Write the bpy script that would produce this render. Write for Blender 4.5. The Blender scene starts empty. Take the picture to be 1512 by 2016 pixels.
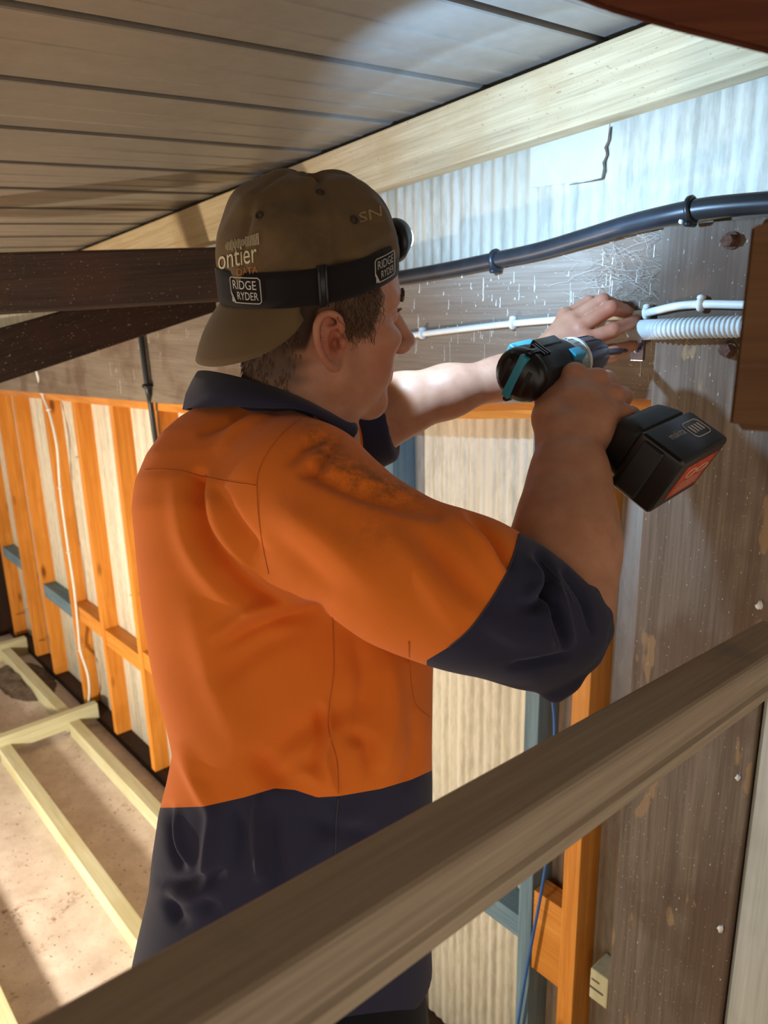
import bpy, bmesh, math, random
import numpy as np
from mathutils import Vector, Matrix
from mathutils.bvhtree import BVHTree
random.seed(7); rng = np.random.default_rng(7)

# ------------------------------------------------------------------ camera
FPX, CX, CY = 1490.0, 756.0, 1008.0          # focal length and centre, for a 1512 x 2016 frame
H = 1.955                                     # camera height above the floor
_n = np.array([121.0, 5369.0, FPX]); DOWN = _n / np.linalg.norm(_n)   # plumb direction seen by the camera
_z = np.array([0, 0, 1.0]); FW = _z - (_z @ DOWN) * DOWN; FW /= np.linalg.norm(FW)
UP = -DOWN; RT = np.cross(FW, UP)
M = np.array([RT, FW, UP])                    # camera axes (right, down, forward) to world
T0 = np.array([0, 0, H])
def c2w(p): return np.asarray(p, float) @ M.T + T0
def ray(u, v): return M @ np.array([(u - CX) / FPX, (v - CY) / FPX, 1.0])
def px(u, v, d): return np.array([(u - CX) / FPX * d, (v - CY) / FPX * d, d])
def pw(u, v, d): return c2w(px(u, v, d))

scene = bpy.context.scene
COL = scene.collection
cam_d = bpy.data.cameras.new('camera'); cam = bpy.data.objects.new('camera', cam_d); COL.objects.link(cam)
cam_d.sensor_fit = 'VERTICAL'; cam_d.sensor_height = 24.0; cam_d.lens = FPX / 2016 * 24.0
cam_d.clip_start = 0.02
cx_, cy_, cz_ = M @ np.array([1, 0, 0]), M @ np.array([0, -1, 0]), M @ np.array([0, 0, -1])
cam.matrix_world = Matrix(((cx_[0], cy_[0], cz_[0], 0), (cx_[1], cy_[1], cz_[1], 0), (cx_[2], cy_[2], cz_[2], H), (0, 0, 0, 1)))
cam_d.dof.use_dof = True; cam_d.dof.focus_distance = 0.88; cam_d.dof.aperture_fstop = 5.0
scene.camera = cam

# ------------------------------------------------------------------ world, lights, exposure
world = bpy.data.worlds.new('world'); scene.world = world; world.use_nodes = True
bg = world.node_tree.nodes['Background']; bg.inputs[0].default_value = (1.0, 0.83, 0.66, 1); bg.inputs[1].default_value = 0.78
scene.view_settings.view_transform = 'Standard'; scene.view_settings.look = 'None'
scene.view_settings.gamma = 1.0; scene.view_settings.use_curve_mapping = False
scene.view_settings.exposure = 0.25

def add_light(name, kind, loc, energy, color, target=None, **kw):
    L = bpy.data.lights.new(name, kind); L.energy = energy; L.color = color
    for k, v in kw.items(): setattr(L, k, v)
    o = bpy.data.objects.new(name, L); COL.objects.link(o); o.location = loc
    if target is not None:
        o.rotation_euler = (Vector(target) - Vector(loc)).to_track_quat('-Z', 'Y').to_euler()
    return o
# halogen work light standing on the floor, to the left of the frame
add_light('work_light', 'AREA', (-1.90, 1.05, 0.62), 54.0, (1.0, 0.86, 0.68), target=(-1.2, 2.5, 0.6), shape='DISK', size=0.16)
# ------------------------------------------------------------------ wall frame of reference
def norm(a): a = np.asarray(a, float); return a / np.linalg.norm(a)
WD = ray(-607, 626); WD[2] = 0; WD = norm(WD)                 # along the wall, receding to the left
NW = np.array([WD[1], -WD[0], 0.0])
if NW @ ray(756, 600) > 0: NW = -NW                           # out of the wall, towards the room
QW = ray(1250, 690) * 1.20                                    # a point on the front of the wall frame
W0 = QW @ NW
def wall_hit(u, v, off=0.0):
    r = ray(u, v); P = r * ((W0 + off) / (r @ NW)); return float(P @ WD), float(P[2] + H)
def wpt(a, off, z): return WD * a + NW * (W0 + off) + np.array([0, 0, z])
WM = Matrix(((WD[0], NW[0], 0, NW[0] * W0), (WD[1], NW[1], 0, NW[1] * W0), (0, 0, 1, 0), (0, 0, 0, 1)))

# ------------------------------------------------------------------ materials
def lin(c):
    if isinstance(c, str): c = [int(c[i:i + 2], 16) for i in (0, 2, 4)]
    c = [x / 255 for x in c]
    return tuple((x / 12.92 if x <= 0.04045 else ((x + 0.055) / 1.055) ** 2.4) for x in c) + (1,)
class NT:
    def __init__(s, name):
        s.m = bpy.data.materials.new(name); s.m.use_nodes = True; s.t = s.m.node_tree
        s.b = s.t.nodes['Principled BSDF']
    def n(s, typ, **kw):
        x = s.t.nodes.new(typ)
        for k, v in kw.items(): setattr(x, k, v)
        return x
    def l(s, a, b): s.t.links.new(a, b)
    def coord(s, scale=(1, 1, 1), rand=True, kind='Object', loc=(0, 0, 0)):
        c = s.n('ShaderNodeTexCoord'); mp = s.n('ShaderNodeMapping')
        mp.inputs['Scale'].default_value = scale; mp.inputs['Location'].default_value = loc
        if rand:
            oi = s.n('ShaderNodeObjectInfo'); ad = s.n('ShaderNodeVectorMath', operation='ADD'); ml = s.n('ShaderNodeMath', operation='MULTIPLY')
            ml.inputs[1].default_value = 37.0; s.l(oi.outputs['Random'], ml.inputs[0])
            s.l(c.outputs[kind], ad.inputs[0]); s.l(ml.outputs[0], ad.inputs[1]); s.l(ad.outputs[0], mp.inputs[0])
        else: s.l(c.outputs[kind], mp.inputs[0])
        return mp.outputs[0]
    def noise(s, vec, scale, detail=4, rough=0.55, dist=0.0):
        x = s.n('ShaderNodeTexNoise'); x.inputs['Scale'].default_value = scale; x.inputs['Detail'].default_value = detail
        x.inputs['Roughness'].default_value = rough; x.inputs['Distortion'].default_value = dist; s.l(vec, x.inputs['Vector']); return x.outputs['Fac']
    def ramp(s, fac, stops):
        r = s.n('ShaderNodeValToRGB'); e = r.color_ramp.elements
        while len(e) < len(stops): e.new(0.5)
        for el, (p, c) in zip(e, stops): el.position = p; el.color = c if len(c) == 4 else tuple(c) + (1,)
        s.l(fac, r.inputs[0]); return r.outputs[0]
    def mask(s, fac, a, b):
        return s.ramp(fac, [(a, (0, 0, 0, 1)), (b, (1, 1, 1, 1))])
    def mix(s, fac, a, b, mode='MIX'):
        x = s.n('ShaderNodeMix', data_type='RGBA', blend_type=mode)
        for sock, v in ((x.inputs[0], fac), (x.inputs[6], a), (x.inputs[7], b)):
            if isinstance(v, (int, float)): sock.default_value = v
            elif isinstance(v, tuple): sock.default_value = v
            else: s.l(v, sock)
        return x.outputs[2]
    def bump(s, hgt, strength=0.3, dist=0.002):
        x = s.n('ShaderNodeBump'); x.inputs['Strength'].default_value = strength; x.inputs['Distance'].default_value = dist
        s.l(hgt, x.inputs['Height']); s.l(x.outputs[0], s.b.inputs['Normal'])
    def out(s, col=None, rough=0.6, metal=0.0, spec=None):
        if col is not None:
            if isinstance(col, tuple): s.b.inputs['Base Color'].default_value = col
            else: s.l(col, s.b.inputs['Base Color'])
        s.b.inputs['Roughness'].default_value = rough; s.b.inputs['Metallic'].default_value = metal
        if spec is not None: s.b.inputs['Specular IOR Level'].default_value = spec
        return s.m

def m_plain(name, c, rough=0.6, metal=0.0, var=0.12, scale=30, bump=0.0, spec=None):
    t = NT(name); v = t.coord(); f = t.noise(v, scale, 5)
    a = lin(c); d = tuple(x * (1 - var) for x in a[:3]) + (1,); b = tuple(min(1, x * (1 + var)) for x in a[:3]) + (1,)
    col = t.ramp(f, [(0.3, d), (0.7, b)])
    if bump: t.bump(f, bump, 0.002)
    return t.out(col, rough, metal, spec)

def m_wood(name, dark, mid, light, grain=1.0, knots=0.0, knotcol=None, stain=None, stain_amt=0.5, stain_lo=0.5, rough=0.75, bump=0.35, speck=None, blotch=None):
    """sawn timber, grain along local X"""
    t = NT(name)
    v = t.coord((1.0, 1.0, 1.0)); vg = t.coord((0.9 * grain, 16 * grain, 16 * grain)); vf = t.coord((3.0, 120, 120))
    g = t.noise(vg, 3.0, 5, 0.6, 0.6); f = t.noise(vf, 2.0, 3)
    col = t.ramp(g, [(0.28, lin(dark)), (0.5, lin(mid)), (0.72, lin(light))])
    col = t.mix(0.35, col, t.ramp(f, [(0.35, lin(dark)), (0.65, lin(light))]))
    big = t.noise(v, 4.0, 4)
    if stain:
        col = t.mix(t.mask(big, stain_lo, stain_lo + 0.12), col, t.mix(stain_amt, col, lin(stain)))
    if knots:
        vk = t.coord((3.0, 9.0, 9.0)); vo = t.n('ShaderNodeTexVoronoi'); vo.inputs['Scale'].default_value = knots; t.l(vk, vo.inputs['Vector'])
        k = t.ramp(vo.outputs['Distance'], [(0.05, (1, 1, 1, 1)), (0.16, (0, 0, 0, 1))])
        col = t.mix(k, col, lin(knotcol or dark))
    if blotch:
        bn = t.noise(t.coord((5, 14, 14)), 1.6, 3, .5)
        col = t.mix(t.mask(bn, .63, .66), col, t.mix(.6, col, lin(blotch)))
    if speck:
        sp = t.noise(t.coord((20, 60, 60)), 6.0, 2)
        col = t.mix(t.mask(sp, 0.69, 0.73), col, lin(speck))
    t.bump(t.mix(0.5, f, g), bump, 0.002)
    return t.out(col, rough, spec=0.25)

# ------------------------------------------------------------------ mesh helpers
def new_obj(name, verts, faces, mat, parent=None, mw=None, smooth=False, label=None, cat=None, group=None, kind=None):
    me = bpy.data.meshes.new(name); me.from_pydata([tuple(map(float, v)) for v in verts], [], [tuple(map(int, f)) for f in faces]); me.update()
    return link(name, me, mat, parent, mw, smooth, label, cat, group, kind)
def link(name, me, mat, parent=None, mw=None, smooth=False, label=None, cat=None, group=None, kind=None):
    o = bpy.data.objects.new(name, me); COL.objects.link(o)
    if mat and not me.materials: me.materials.append(mat)
    if smooth: me.polygons.foreach_set('use_smooth', [True] * len(me.polygons))
    if mw is not None: o.matrix_world = mw
    if parent is not None: setparent(o, parent)
    tag(o, label, cat, group, kind); return o
def setparent(o, p):
    mw = o.matrix_world.copy() if o.parent is None else None
    o.parent = p
    pm = WORLD_OF.get(p.name, p.matrix_basis.copy()); 
    o.matrix_parent_inverse = pm.inverted()
    WORLD_OF[o.name] = o.matrix_basis.copy()
WORLD_OF = {}
def tag(o, label=None, cat=None, group=None, kind=None):
    for k, v in (('label', label), ('category', cat), ('group', group), ('kind', kind)):
        if v: o[k] = v
def empty(name, loc, label, cat, group=None, kind=None):
    o = bpy.data.objects.new(name, None); COL.objects.link(o); o.location = tuple(map(float, loc)); o.empty_display_size = 0.05
    o.matrix_basis = Matrix.Translation(Vector([float(x) for x in loc])); WORLD_OF[o.name] = o.matrix_basis.copy()
    tag(o, label, cat, group, kind); return o

def bm_obj(name, bm, mat, parent=None, mw=None, smooth=False, **kw):
    me = bpy.data.meshes.new(name); bm.normal_update(); bm.to_mesh(me); bm.free()
    return link(name, me, mat, parent, mw, smooth, **kw)

def hexa(name, c8, mat, parent=None, bevel=0.002, long_axis=None, rough=0.0, **kw):
    """timber from 8 world corners: c8[i] for bits x,y,z; local X along the longest edge"""
    c8 = np.array(c8, float)
    e = [c8[1] - c8[0], c8[2] - c8[0], c8[4] - c8[0]]
    ln = [np.linalg.norm(x) for x in e]; i = int(np.argmax(ln)) if long_axis is None else long_axis
    order = [i, (i + 1) % 3, (i + 2) % 3]
    X = norm(e[order[0]]); Y = e[order[1]] - (e[order[1]] @ X) * X; Y = norm(Y); Z = np.cross(X, Y)
    c = c8.mean(0); R = np.array([X, Y, Z])
    loc = (c8 - c) @ R.T
    bm = bmesh.new(); vs = [bm.verts.new(p) for p in loc]
    for q in ((0, 1, 3, 2), (4, 6, 7, 5), (0, 4, 5, 1), (2, 3, 7, 6), (0, 2, 6, 4), (1, 5, 7, 3)): bm.faces.new([vs[k] for k in q])
    bmesh.ops.recalc_face_normals(bm, faces=bm.faces)
    if bevel: bmesh.ops.bevel(bm, geom=list(bm.edges), offset=bevel, segments=2, affect='EDGES', profile=0.6)
    mw = Matrix(((X[0], Y[0], Z[0], c[0]), (X[1], Y[1], Z[1], c[1]), (X[2], Y[2], Z[2], c[2]), (0, 0, 0, 1)))
    return bm_obj(name, bm, mat, parent, mw, **kw)
def wbox(name, a0, a1, o0, o1, z0, z1, mat, parent=None, bevel=0.002, za=None, **kw):
    """box in wall coordinates; za=(z0',z1') gives the heights at a1"""
    za = za or (z0, z1); c = []
    for k in (0, 1):
        for j in (0, 1):
            for i in (0, 1):
                z = (z0, z1)[k] if i == 0 else za[k]
                c.append(wpt((a0, a1)[i], (o0, o1)[j], z))
    return hexa(name, c, mat, parent, bevel, **kw)

def tube_data(pts, rad, n=8, closed=False, caps=True):
    pts = [np.asarray(p, float) for p in pts]; N = len(pts)
    rad = [rad] * N if np.isscalar(rad) else list(rad)
    V, F = [], []; prev = None
    for i, p in enumerate(pts):
        if closed: t = pts[(i + 1) % N] - pts[i - 1]
        else: t = pts[min(i + 1, N - 1)] - pts[max(i - 1, 0)]
        t = norm(t)
        if prev is None:
            a = np.array([0, 0, 1.0]) if abs(t[2]) < 0.9 else np.array([1.0, 0, 0])
            x = norm(np.cross(t, a))
        else: x = norm(prev - (prev @ t) * t)
        prev = x; y = np.cross(t, x)
        for k in range(n):
            an = 2 * math.pi * k / n; V.append(p + rad[i] * (math.cos(an) * x + math.sin(an) * y))
    m = N if closed else N - 1
    for i in range(m):
        j = (i + 1) % N
        for k in range(n): F.append((i * n + k, i * n + (k + 1) % n, j * n + (k + 1) % n, j * n + k))
    if caps and not closed:
        F.append(tuple(range(n - 1, -1, -1))); F.append(tuple((N - 1) * n + k for k in range(n)))
    return V, F
def spline(pts, m=8):
    pts = [np.asarray(p, float) for p in pts]; out = []
    for i in range(len(pts) - 1):
        p0, p1, p2, p3 = pts[max(i - 1, 0)], pts[i], pts[i + 1], pts[min(i + 2, len(pts) - 1)]
        for k in range(m):
            t = k / m; out.append(0.5 * ((2 * p1) + (p2 - p0) * t + (2 * p0 - 5 * p1 + 4 * p2 - p3) * t * t + (3 * p1 - p0 - 3 * p2 + p3) * t ** 3))
    out.append(pts[-1]); return out
def merge(parts):
    V, F = [], []
    for v, f in parts:
        b = len(V); V += list(v); F += [tuple(i + b for i in q) for q in f]
    return V, F
def tube(name, pts, rad, mat, parent=None, n=10, smooth=True, **kw):
    V, F = tube_data(pts, rad, n); return new_obj(name, V, F, mat, parent, None, smooth, **kw)

def loftpoly(name, front, depth_vec, mat, parent=None, bevel=0.0, mw=None, **kw):
    """a polygon (world points) given thickness along depth_vec"""
    n = len(front); V = [np.asarray(p, float) for p in front] + [np.asarray(p, float) + depth_vec for p in front]
    c = np.mean(V, axis=0)
    bm = bmesh.new(); vs = [bm.verts.new(p - c) for p in V]
    bm.faces.new(vs[:n]); bm.faces.new(vs[n:][::-1])
    for i in range(n): bm.faces.new((vs[i], vs[n + i], vs[n + (i + 1) % n], vs[(i + 1) % n]))
    bmesh.ops.recalc_face_normals(bm, faces=bm.faces)
    if bevel: bmesh.ops.bevel(bm, geom=list(bm.edges), offset=bevel, segments=2, affect='EDGES')
    return bm_obj(name, bm, mat, parent, Matrix.Translation(Vector(c)), **kw)
# ================================================================== STRUCTURE
M_ORANGE = m_wood('orange_pine', 'b56c22', 'd28633', 'e09c46', 1.0, knots=1.1, knotcol='7a4212', stain='b97526', stain_amt=0.5, rough=0.55, bump=0.12)
M_BLUEPINE = m_wood('blue_pine', '4d6675', '657f8c', '7b929c', 1.0, stain='4c6f86', rough=0.6, bump=0.12)
M_JOIST = m_wood('aged_pine', '9a8768', 'b8a480', 'c9b794', 0.8, knots=0.8, knotcol='6b5638', stain='a98c62', stain_amt=0.55, stain_lo=0.52, bump=0.5, speck='8a7350')
M_BOARD = m_wood('weathered_board', '6a5c4e', '7f7264', '928576', 0.6, stain='5c4331', stain_amt=0.6, bump=0.5, speck='b0a797')
M_POST = m_wood('weathered_post', '54483c', '6c5f52', '827568', 0.8, stain='574233', stain_amt=0.6, stain_lo=0.48, bump=0.6, speck='c2bcae', blotch='9a7f5c')
M_RAIL = m_wood('weathered_rail', '85786a', 'a09280', 'b5a894', 0.7, stain='6f7a7c', stain_amt=0.35, stain_lo=0.56, bump=0.45)
M_DARK = m_wood('dark_hardwood', '1c110b', '2c1c13', '3a281a', 0.7, stain='3d2115', bump=0.5, speck='8d8174')
M_RED = m_wood('red_hardwood', '4a2416', '5f3220', '70402a', 0.7, stain='3f2012', bump=0.4)
M_REDBLK = m_wood('brown_block', '563a26', '66482f', '75563b', 0.7, stain='5b3820', bump=0.3)
M_TREATED = m_wood('treated_pine', 'aeab86', 'c4c2a0', 'd3d1b4', 0.9, knots=0.7, knotcol='7b6f45', stain='b8a97a', stain_amt=0.4, bump=0.2)
M_GREYBOARD = m_wood('grey_painted_board', 'a5a8a2', 'b9bbb4', 'c8cac3', 0.8, stain='8f918a', stain_amt=0.4, bump=0.15)

def mat_sheet():
    t = NT('white_corrugated_sheet')
    st = t.noise(t.coord((38, 38, 1.1), rand=False), 1.0, 3, 0.6); mo = t.noise(t.coord((90, 90, 22), rand=False), 1.0, 4, 0.65)
    sp = t.noise(t.coord((9, 9, 2), rand=False), 1.0, 3)
    col = t.mix(t.mask(t.mix(0.45, st, mo), 0.44, 0.60), lin('dcd6c4'), lin('beb8a5'))
    col = t.mix(t.mask(sp, 0.55, 0.75), col, lin('cfc6ae'))
    t.bump(mo, 0.25, 0.001); return t.out(col, 0.55)
M_SHEET = mat_sheet()
def mat_ceiling():
    t = NT('galvanised_ceiling')
    st = t.noise(t.coord((1.0, 26, 26), rand=True), 1.0, 4); mo = t.noise(t.coord((30, 30, 30)), 1.0, 5, 0.7)
    col = t.ramp(t.mix(0.6, st, mo), [(0.3, lin('7b7369')), (0.7, lin('8d857a'))])
    t.bump(mo, 0.12, 0.001); return t.out(col, 0.38, 0.25, spec=.6)
M_CEIL = mat_ceiling()
def mat_floor():
    t = NT('concrete_floor')
    v = t.coord((1, 1, 1), rand=False)
    mo = t.noise(v, 9.0, 6, 0.65); fi = t.noise(v, 60.0, 4, 0.7); ln = t.noise(t.coord((1, 1, 1), rand=False), 5.0, 7, 0.7, 0.6)
    col = t.ramp(mo, [(0.3, lin('b9aa9d')), (0.7, lin('d9cdc3'))])
    col = t.mix(t.mask(ln, 0.60, 0.66), col, t.mix(t.mask(fi, .45, .6), col, lin('8a6c55')))
    col = t.mix(t.mask(fi, 0.62, 0.68), col, lin('7c6453'))
    vo = t.n('ShaderNodeTexVoronoi'); vo.inputs['Scale'].default_value = 26; t.l(v, vo.inputs['Vector'])
    col = t.mix(t.ramp(vo.outputs['Distance'], [(0.05, (1, 1, 1, 1)), (0.11, (0, 0, 0, 1))]), col, lin('5d4a3c'))
    t.bump(t.mix(0.5, mo, fi), 0.4, 0.004); return t.out(col, 0.85)
M_FLOOR = mat_floor()
M_BLACKPL = m_plain('black_plastic', '1d2126', 0.38, bump=0.05, var=0.3)
M_WHITEPL = m_plain('white_plastic', 'dfe3df', 0.45, var=0.05)
M_GREYPL = m_plain('grey_conduit', 'c7d0d0', 0.45, var=0.05)
M_BLUECABLE = m_plain('blue_cable', '2f5f9e', 0.45)
M_ZINC = m_plain('zinc_steel', 'aab0c8', 0.25, 0.9)
M_RUST = m_plain('rusted_steel', '5b3e30', 0.85, 0.2, var=0.5, scale=200, bump=0.5)
M_DIRT = m_plain('dirt', '5f5145', 0.95, var=0.4, scale=60, bump=0.6)
M_DRIP = m_plain('white_drip', 'd6d0c2', 0.6)

# floor
bm = bmesh.new(); bmesh.ops.create_grid(bm, x_segments=8, y_segments=8, size=5.0)
bm_obj('floor', bm, M_FLOOR, mw=Matrix.Translation((-0.6, 2.6, 0)), kind='structure')

# corrugated wall sheet behind the frame
SD = 0.07                                       # depth of the wall frame
a0, a1 = -0.9, 5.3; pitch = 0.027; nseg = int((a1 - a0) / pitch * 6)
V, F = [], []
for i in range(nseg + 1):
    a = a0 + (a1 - a0) * i / nseg; o = -SD - 0.004 + 0.0022 * math.sin(2 * math.pi * a / pitch)
    V += [(a, o, 0.0), (a, o, 3.0)]
    if i: F.append((2 * i - 2, 2 * i, 2 * i + 1, 2 * i - 1))
wall = new_obj('wall_back', V, F, M_SHEET, mw=WM.copy(), smooth=True, kind='structure')
sol = wall.modifiers.new('thickness', 'SOLIDIFY'); sol.thickness = 0.004; sol.offset = 1.0 if False else -1.0

# ------------------------------------------------ timber stud frame
frame = empty('stud_frame', wpt(2.0, -0.035, 0.0), 'orange pine stud frame with noggings standing against the white corrugated wall', 'wall frame', kind='structure')
def wa(u, v, off=0.0): return wall_hit(u, v, off)[0]
def wz(u, v, off=0.0): return wall_hit(u, v, off)[1]
aL, zL = wall_hit(0, 765); aM, zM = wall_hit(365, 795); aR, zR = wall_hit(940, 794); aE, zE = wall_hit(1281, 783)
def plate_z(a): return float(np.interp(a, [aE, aR, aM, aL], [zE, zR, zM, zL])) + (0.044 * (aL - a) if a > aL else 0)
PT = 0.030                                       # plate thickness
zbot = H - 2.028 * 1.2 / 1.27
studs = []
def stud(u, v, mat, th=0.035, label=None, a=None):
    a = wa(u, v) if a is None else a
    s = wbox('stud', a - th, a, -SD, 0.0, zbot, plate_z(a - th) - PT + 0.001, mat, frame, 0.0015, za=(zbot, plate_z(a) - PT + 0.001), long_axis=2)
    if label: s['label'] = label
    studs.append((a - th, a)); return s
for (u, v) in ((25, 1227), (60, 1227), (91, 1227), (144, 1227), (197, 1227), (265, 1227), (308, 858)): stud(u, v, M_ORANGE)
for a in (2.02, 1.64): stud(0, 0, M_ORANGE, a=a)
stud(752, 880, M_BLUEPINE, label='blue-stained pine stud')
stud(1033, 1400, M_BLUEPINE, label='blue-stained pine stud')
stud(1125, 1400, M_ORANGE, th=0.038)
# top plate follows the rake of the floor above
def raked(name, stations, zlo, zhi, o0, o1, mat, parent, bevel=0.0015, **kw):
    bm = bmesh.new(); rings = []
    A = np.array([wpt(stations[0], (o0 + o1) / 2, zlo(stations[0]))]); c = wpt((stations[0] + stations[-1]) / 2, (o0 + o1) / 2, (zlo(stations[0]) + zhi(stations[-1])) / 2)
    for a in stations:
        rings.append([bm.verts.new(((a - (stations[0] + stations[-1]) / 2), o - (o0 + o1) / 2, z - (zlo(stations[0]) + zhi(stations[-1])) / 2)) for o, z in ((o0, zlo(a)), (o1, zlo(a)), (o1, zhi(a)), (o0, zhi(a)))])
    for p, q in zip(rings, rings[1:]):
        for k in range(4): bm.faces.new((p[k], p[(k + 1) % 4], q[(k + 1) % 4], q[k]))
    bm.faces.new(rings[0][::-1]); bm.faces.new(rings[-1]); bmesh.ops.recalc_face_normals(bm, faces=bm.faces)
    mw = Matrix(((WD[0], NW[0], 0, c[0]), (WD[1], NW[1], 0, c[1]), (0, 0, 1, c[2]), (0, 0, 0, 1)))
    return bm_obj(name, bm, mat, parent, mw, **kw)
raked('top_plate', [aE - 0.05, aE, aR, aM, aL, 5.0], lambda a: plate_z(a) - PT, plate_z, -SD, 0.004, M_ORANGE, frame)
wbox('dark_gap_strip', 0.3, 5.0, -SD, -0.002, 0.0, zbot - 0.002, M_DARK, frame)  # dark strip standing in for the dark gap under the studs
srt = sorted(studs)
def nog(a0, a1, zt, hgt, mat, o0=-SD, label=None, z1=None):
    n = wbox('nogging', a0 + 0.001, a1 - 0.001, o0, -0.004, zt - hgt, zt, mat, frame, 0.0015, long_axis=0)
    if label: n['label'] = label
sa = {u: wa(u, v) for u, v in ((25, 1227), (60, 1227), (91, 1227), (144, 1227), (197, 1227), (265, 1227))}; sa[308] = wa(308, 858)
nog(sa[197], sa[144] - 0.035, wz(159, 1199), 0.075, M_ORANGE)
nog(sa[265], sa[197] - 0.035, wz(214, 1247), 0.075, M_ORANGE)
nog(sa[308], sa[265] - 0.035, wz(287, 1290), 0.075, M_ORANGE)
nog(sa[144], sa[91] - 0.035, wz(103, 1165), 0.07, M_BLUEPINE, label='blue-stained pine nogging')
nog(sa[60], sa[25] - 0.035, wz(35, 1100), 0.06, M_BLUEPINE, label='blue-stained pine nogging')
nog(2.02, sa[308] - 0.035, wz(287, 1290) + 0.05, 0.075, M_ORANGE)
bl, bl2 = wa(1033, 1400), wa(752, 880); og = wa(1125, 1400)
nog(bl, bl2 - 0.035, wz(1028, 1812), 0.058, M_BLUEPINE, label='blue-stained pine nogging')
nog(og, bl - 0.035, wz(1110, 1778, -0.02), 0.205, M_ORANGE, o0=-0.05)
# dark post at the far end of the wall
wbox('end_post', 4.86, 5.05, -0.05, 0.12, 0.0, 2.4, M_DARK, label='dark weathered post at the far left end of the stud wall', cat='post')

# ------------------------------------------------ bearer board on the wall
ab, zb = wall_hit(1050, 495, 0.03); ae, ze = wall_hit(1305, 450, 0.03)
def board_top(a): return float(ze + (zb - ze) * (a - ae) / (ab - ae) if a < 1.4 else ze + (zb - ze) * (1.4 - ae) / (ab - ae) - 0.05 * (a - 1.4))
board = raked('bearer_board', [0.10, aE, aR, 1.4, aM, aL, 4.85], lambda a: plate_z(a) + 0.001, board_top, -SD + 0.01, 0.03, M_BOARD, None,
              label='wide grey-brown bearer board with white drips, fixed along the wall above the orange plate', cat='board')

# ------------------------------------------------ pine joist and ceiling
P0 = np.array(wpt(*[wall_hit(160, 490, .02)[0], .02, wall_hit(160, 490, .02)[1]])); P1 = np.array(wpt(*[wall_hit(1266, 45, .02)[0], .02, wall_hit(1266, 45, .02)[1]]))
JD = norm(P1 - P0); RD = norm(ray(2450, 445)); CN = norm(np.cross(JD, RD)); CN = CN if CN[2] < 0 else -CN
JH = 0.107
def hx(o, ex, ey, ez):
    return [o + i * ex + j * ey + k * ez for k in (0, 1) for j in (0, 1) for i in (0, 1)]
jl0, jl1 = -2.0, 3.3
hexa('pine_joist', hx(P0 + JD * jl0 + np.array([0, 0, -JH]), JD * (jl1 - jl0), NW * -0.045, np.array([0, 0, JH - 0.004])), M_JOIST, bevel=0.003,
     label='pale aged pine joist running diagonally under the grey ceiling', cat='joist')
ceil = empty('ceiling', P0 + JD * 1.0, None, None, kind='structure')
pp = 0.2475 * 1.2 / 1.27
def ceil_panel(j0):
    prof = [(0.003, -0.012), (0.0035, 0.008), (0.006, 0.0095), (0.05, 0.0085), (0.088, 0.008), (0.091, 0.0095), (0.097, 0.0095), (0.100, 0.008), (0.165, 0.0065), (0.168, 0.0078), (0.174, 0.0078), (0.177, 0.0065), (pp - 0.007, 0.005), (pp - 0.005, 0.003), (pp - 0.0045, -0.012)]
    L0, L1 = -3.0, 0.16
    top = [(a, h - 0.0008 - 0.004) for a, h in prof]
    V = []; n = len(prof)
    for t in (L0, L1):
        for a, h in prof: V.append((t, a, -h))
        for a, h in reversed(prof): V.append((t, a, -h + 0.002))
    N = 2 * n; F = [(k, (k + 1) % N, N + (k + 1) % N, N + k) for k in range(N)] + [tuple(range(N - 1, -1, -1)), tuple(range(N, 2 * N))]
    o = P0 + JD * j0; up = -CN
    mw = Matrix(((RD[0], -JD[0], up[0], o[0]), (RD[1], -JD[1], up[1], o[1]), (RD[2], -JD[2], up[2], o[2] + 0.014), (0, 0, 0, 1)))
    return new_obj('ceiling_panel', V, F, M_CEIL, ceil, mw)
V = [(t, a, z) for z in (.014, .02) for t in (-3.0, .16) for a in (-3.0, 3.0)]
o_ = P0 + JD * 1.2; mwc = Matrix(((RD[0], -JD[0], -CN[0], o_[0]), (RD[1], -JD[1], -CN[1], o_[1]), (RD[2], -JD[2], -CN[2], o_[2] + .014), (0, 0, 0, 1)))
new_obj('gap_shade_sheet', V, [(0, 1, 3, 2), (4, 6, 7, 5), (0, 4, 5, 1), (2, 3, 7, 6), (0, 2, 6, 4), (1, 5, 7, 3)], M_DARK, ceil, mwc)  # added dark sheet, makes the gaps between panels read as lap shadows
for k in range(-6, 14):
    ceil_panel((2.235 - 0.2475 * k) * 1.2 / 1.27)

# ------------------------------------------------ dark beams, post, rail, near timbers
def beam_px(name, corners, depth, mat, bevel=0.003, dvec=None, **kw):
    """corners: two (u, v_top, v_bottom, d) stations; depth: thickness away from the camera"""
    (ua, ta, ba, da), (ub, tb, bb, db) = corners
    A0, A1 = pw(ua, ba, da), pw(ua, ta, da); B0, B1 = pw(ub, bb, db), pw(ub, tb, db)
    A1 = A0 + np.array([0, 0, A1[2] - A0[2]]); B1 = B0 + np.array([0, 0, B1[2] - B0[2]])
    x = B0 - A0; y = norm(np.cross(np.array([0, 0, 1.0]), x)); 
    if y @ (M @ np.array([0, 0, 1.0])) < 0: y = -y
    y = y * depth
    c = [A0, B0, A0 + y, B0 + y, A1, B1, A1 + y, B1 + y]
    return hexa(name, c, mat, None, bevel, **kw)
beam_px('dark_beam', [(-500, 512, 650, 1.8), (622, 483, 581, 1.665)], 0.06, M_DARK, bevel=0.006, label='upper dark hardwood beam crossing behind the cap under the ceiling', cat='beam')
beam_px('dark_beam', [(-250, 720, 838, 1.8), (445, 524, 607, 2.08)], 0.05, M_DARK, label='lower dark hardwood beam sloping down to the left above the orange studs', cat='beam')

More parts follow.
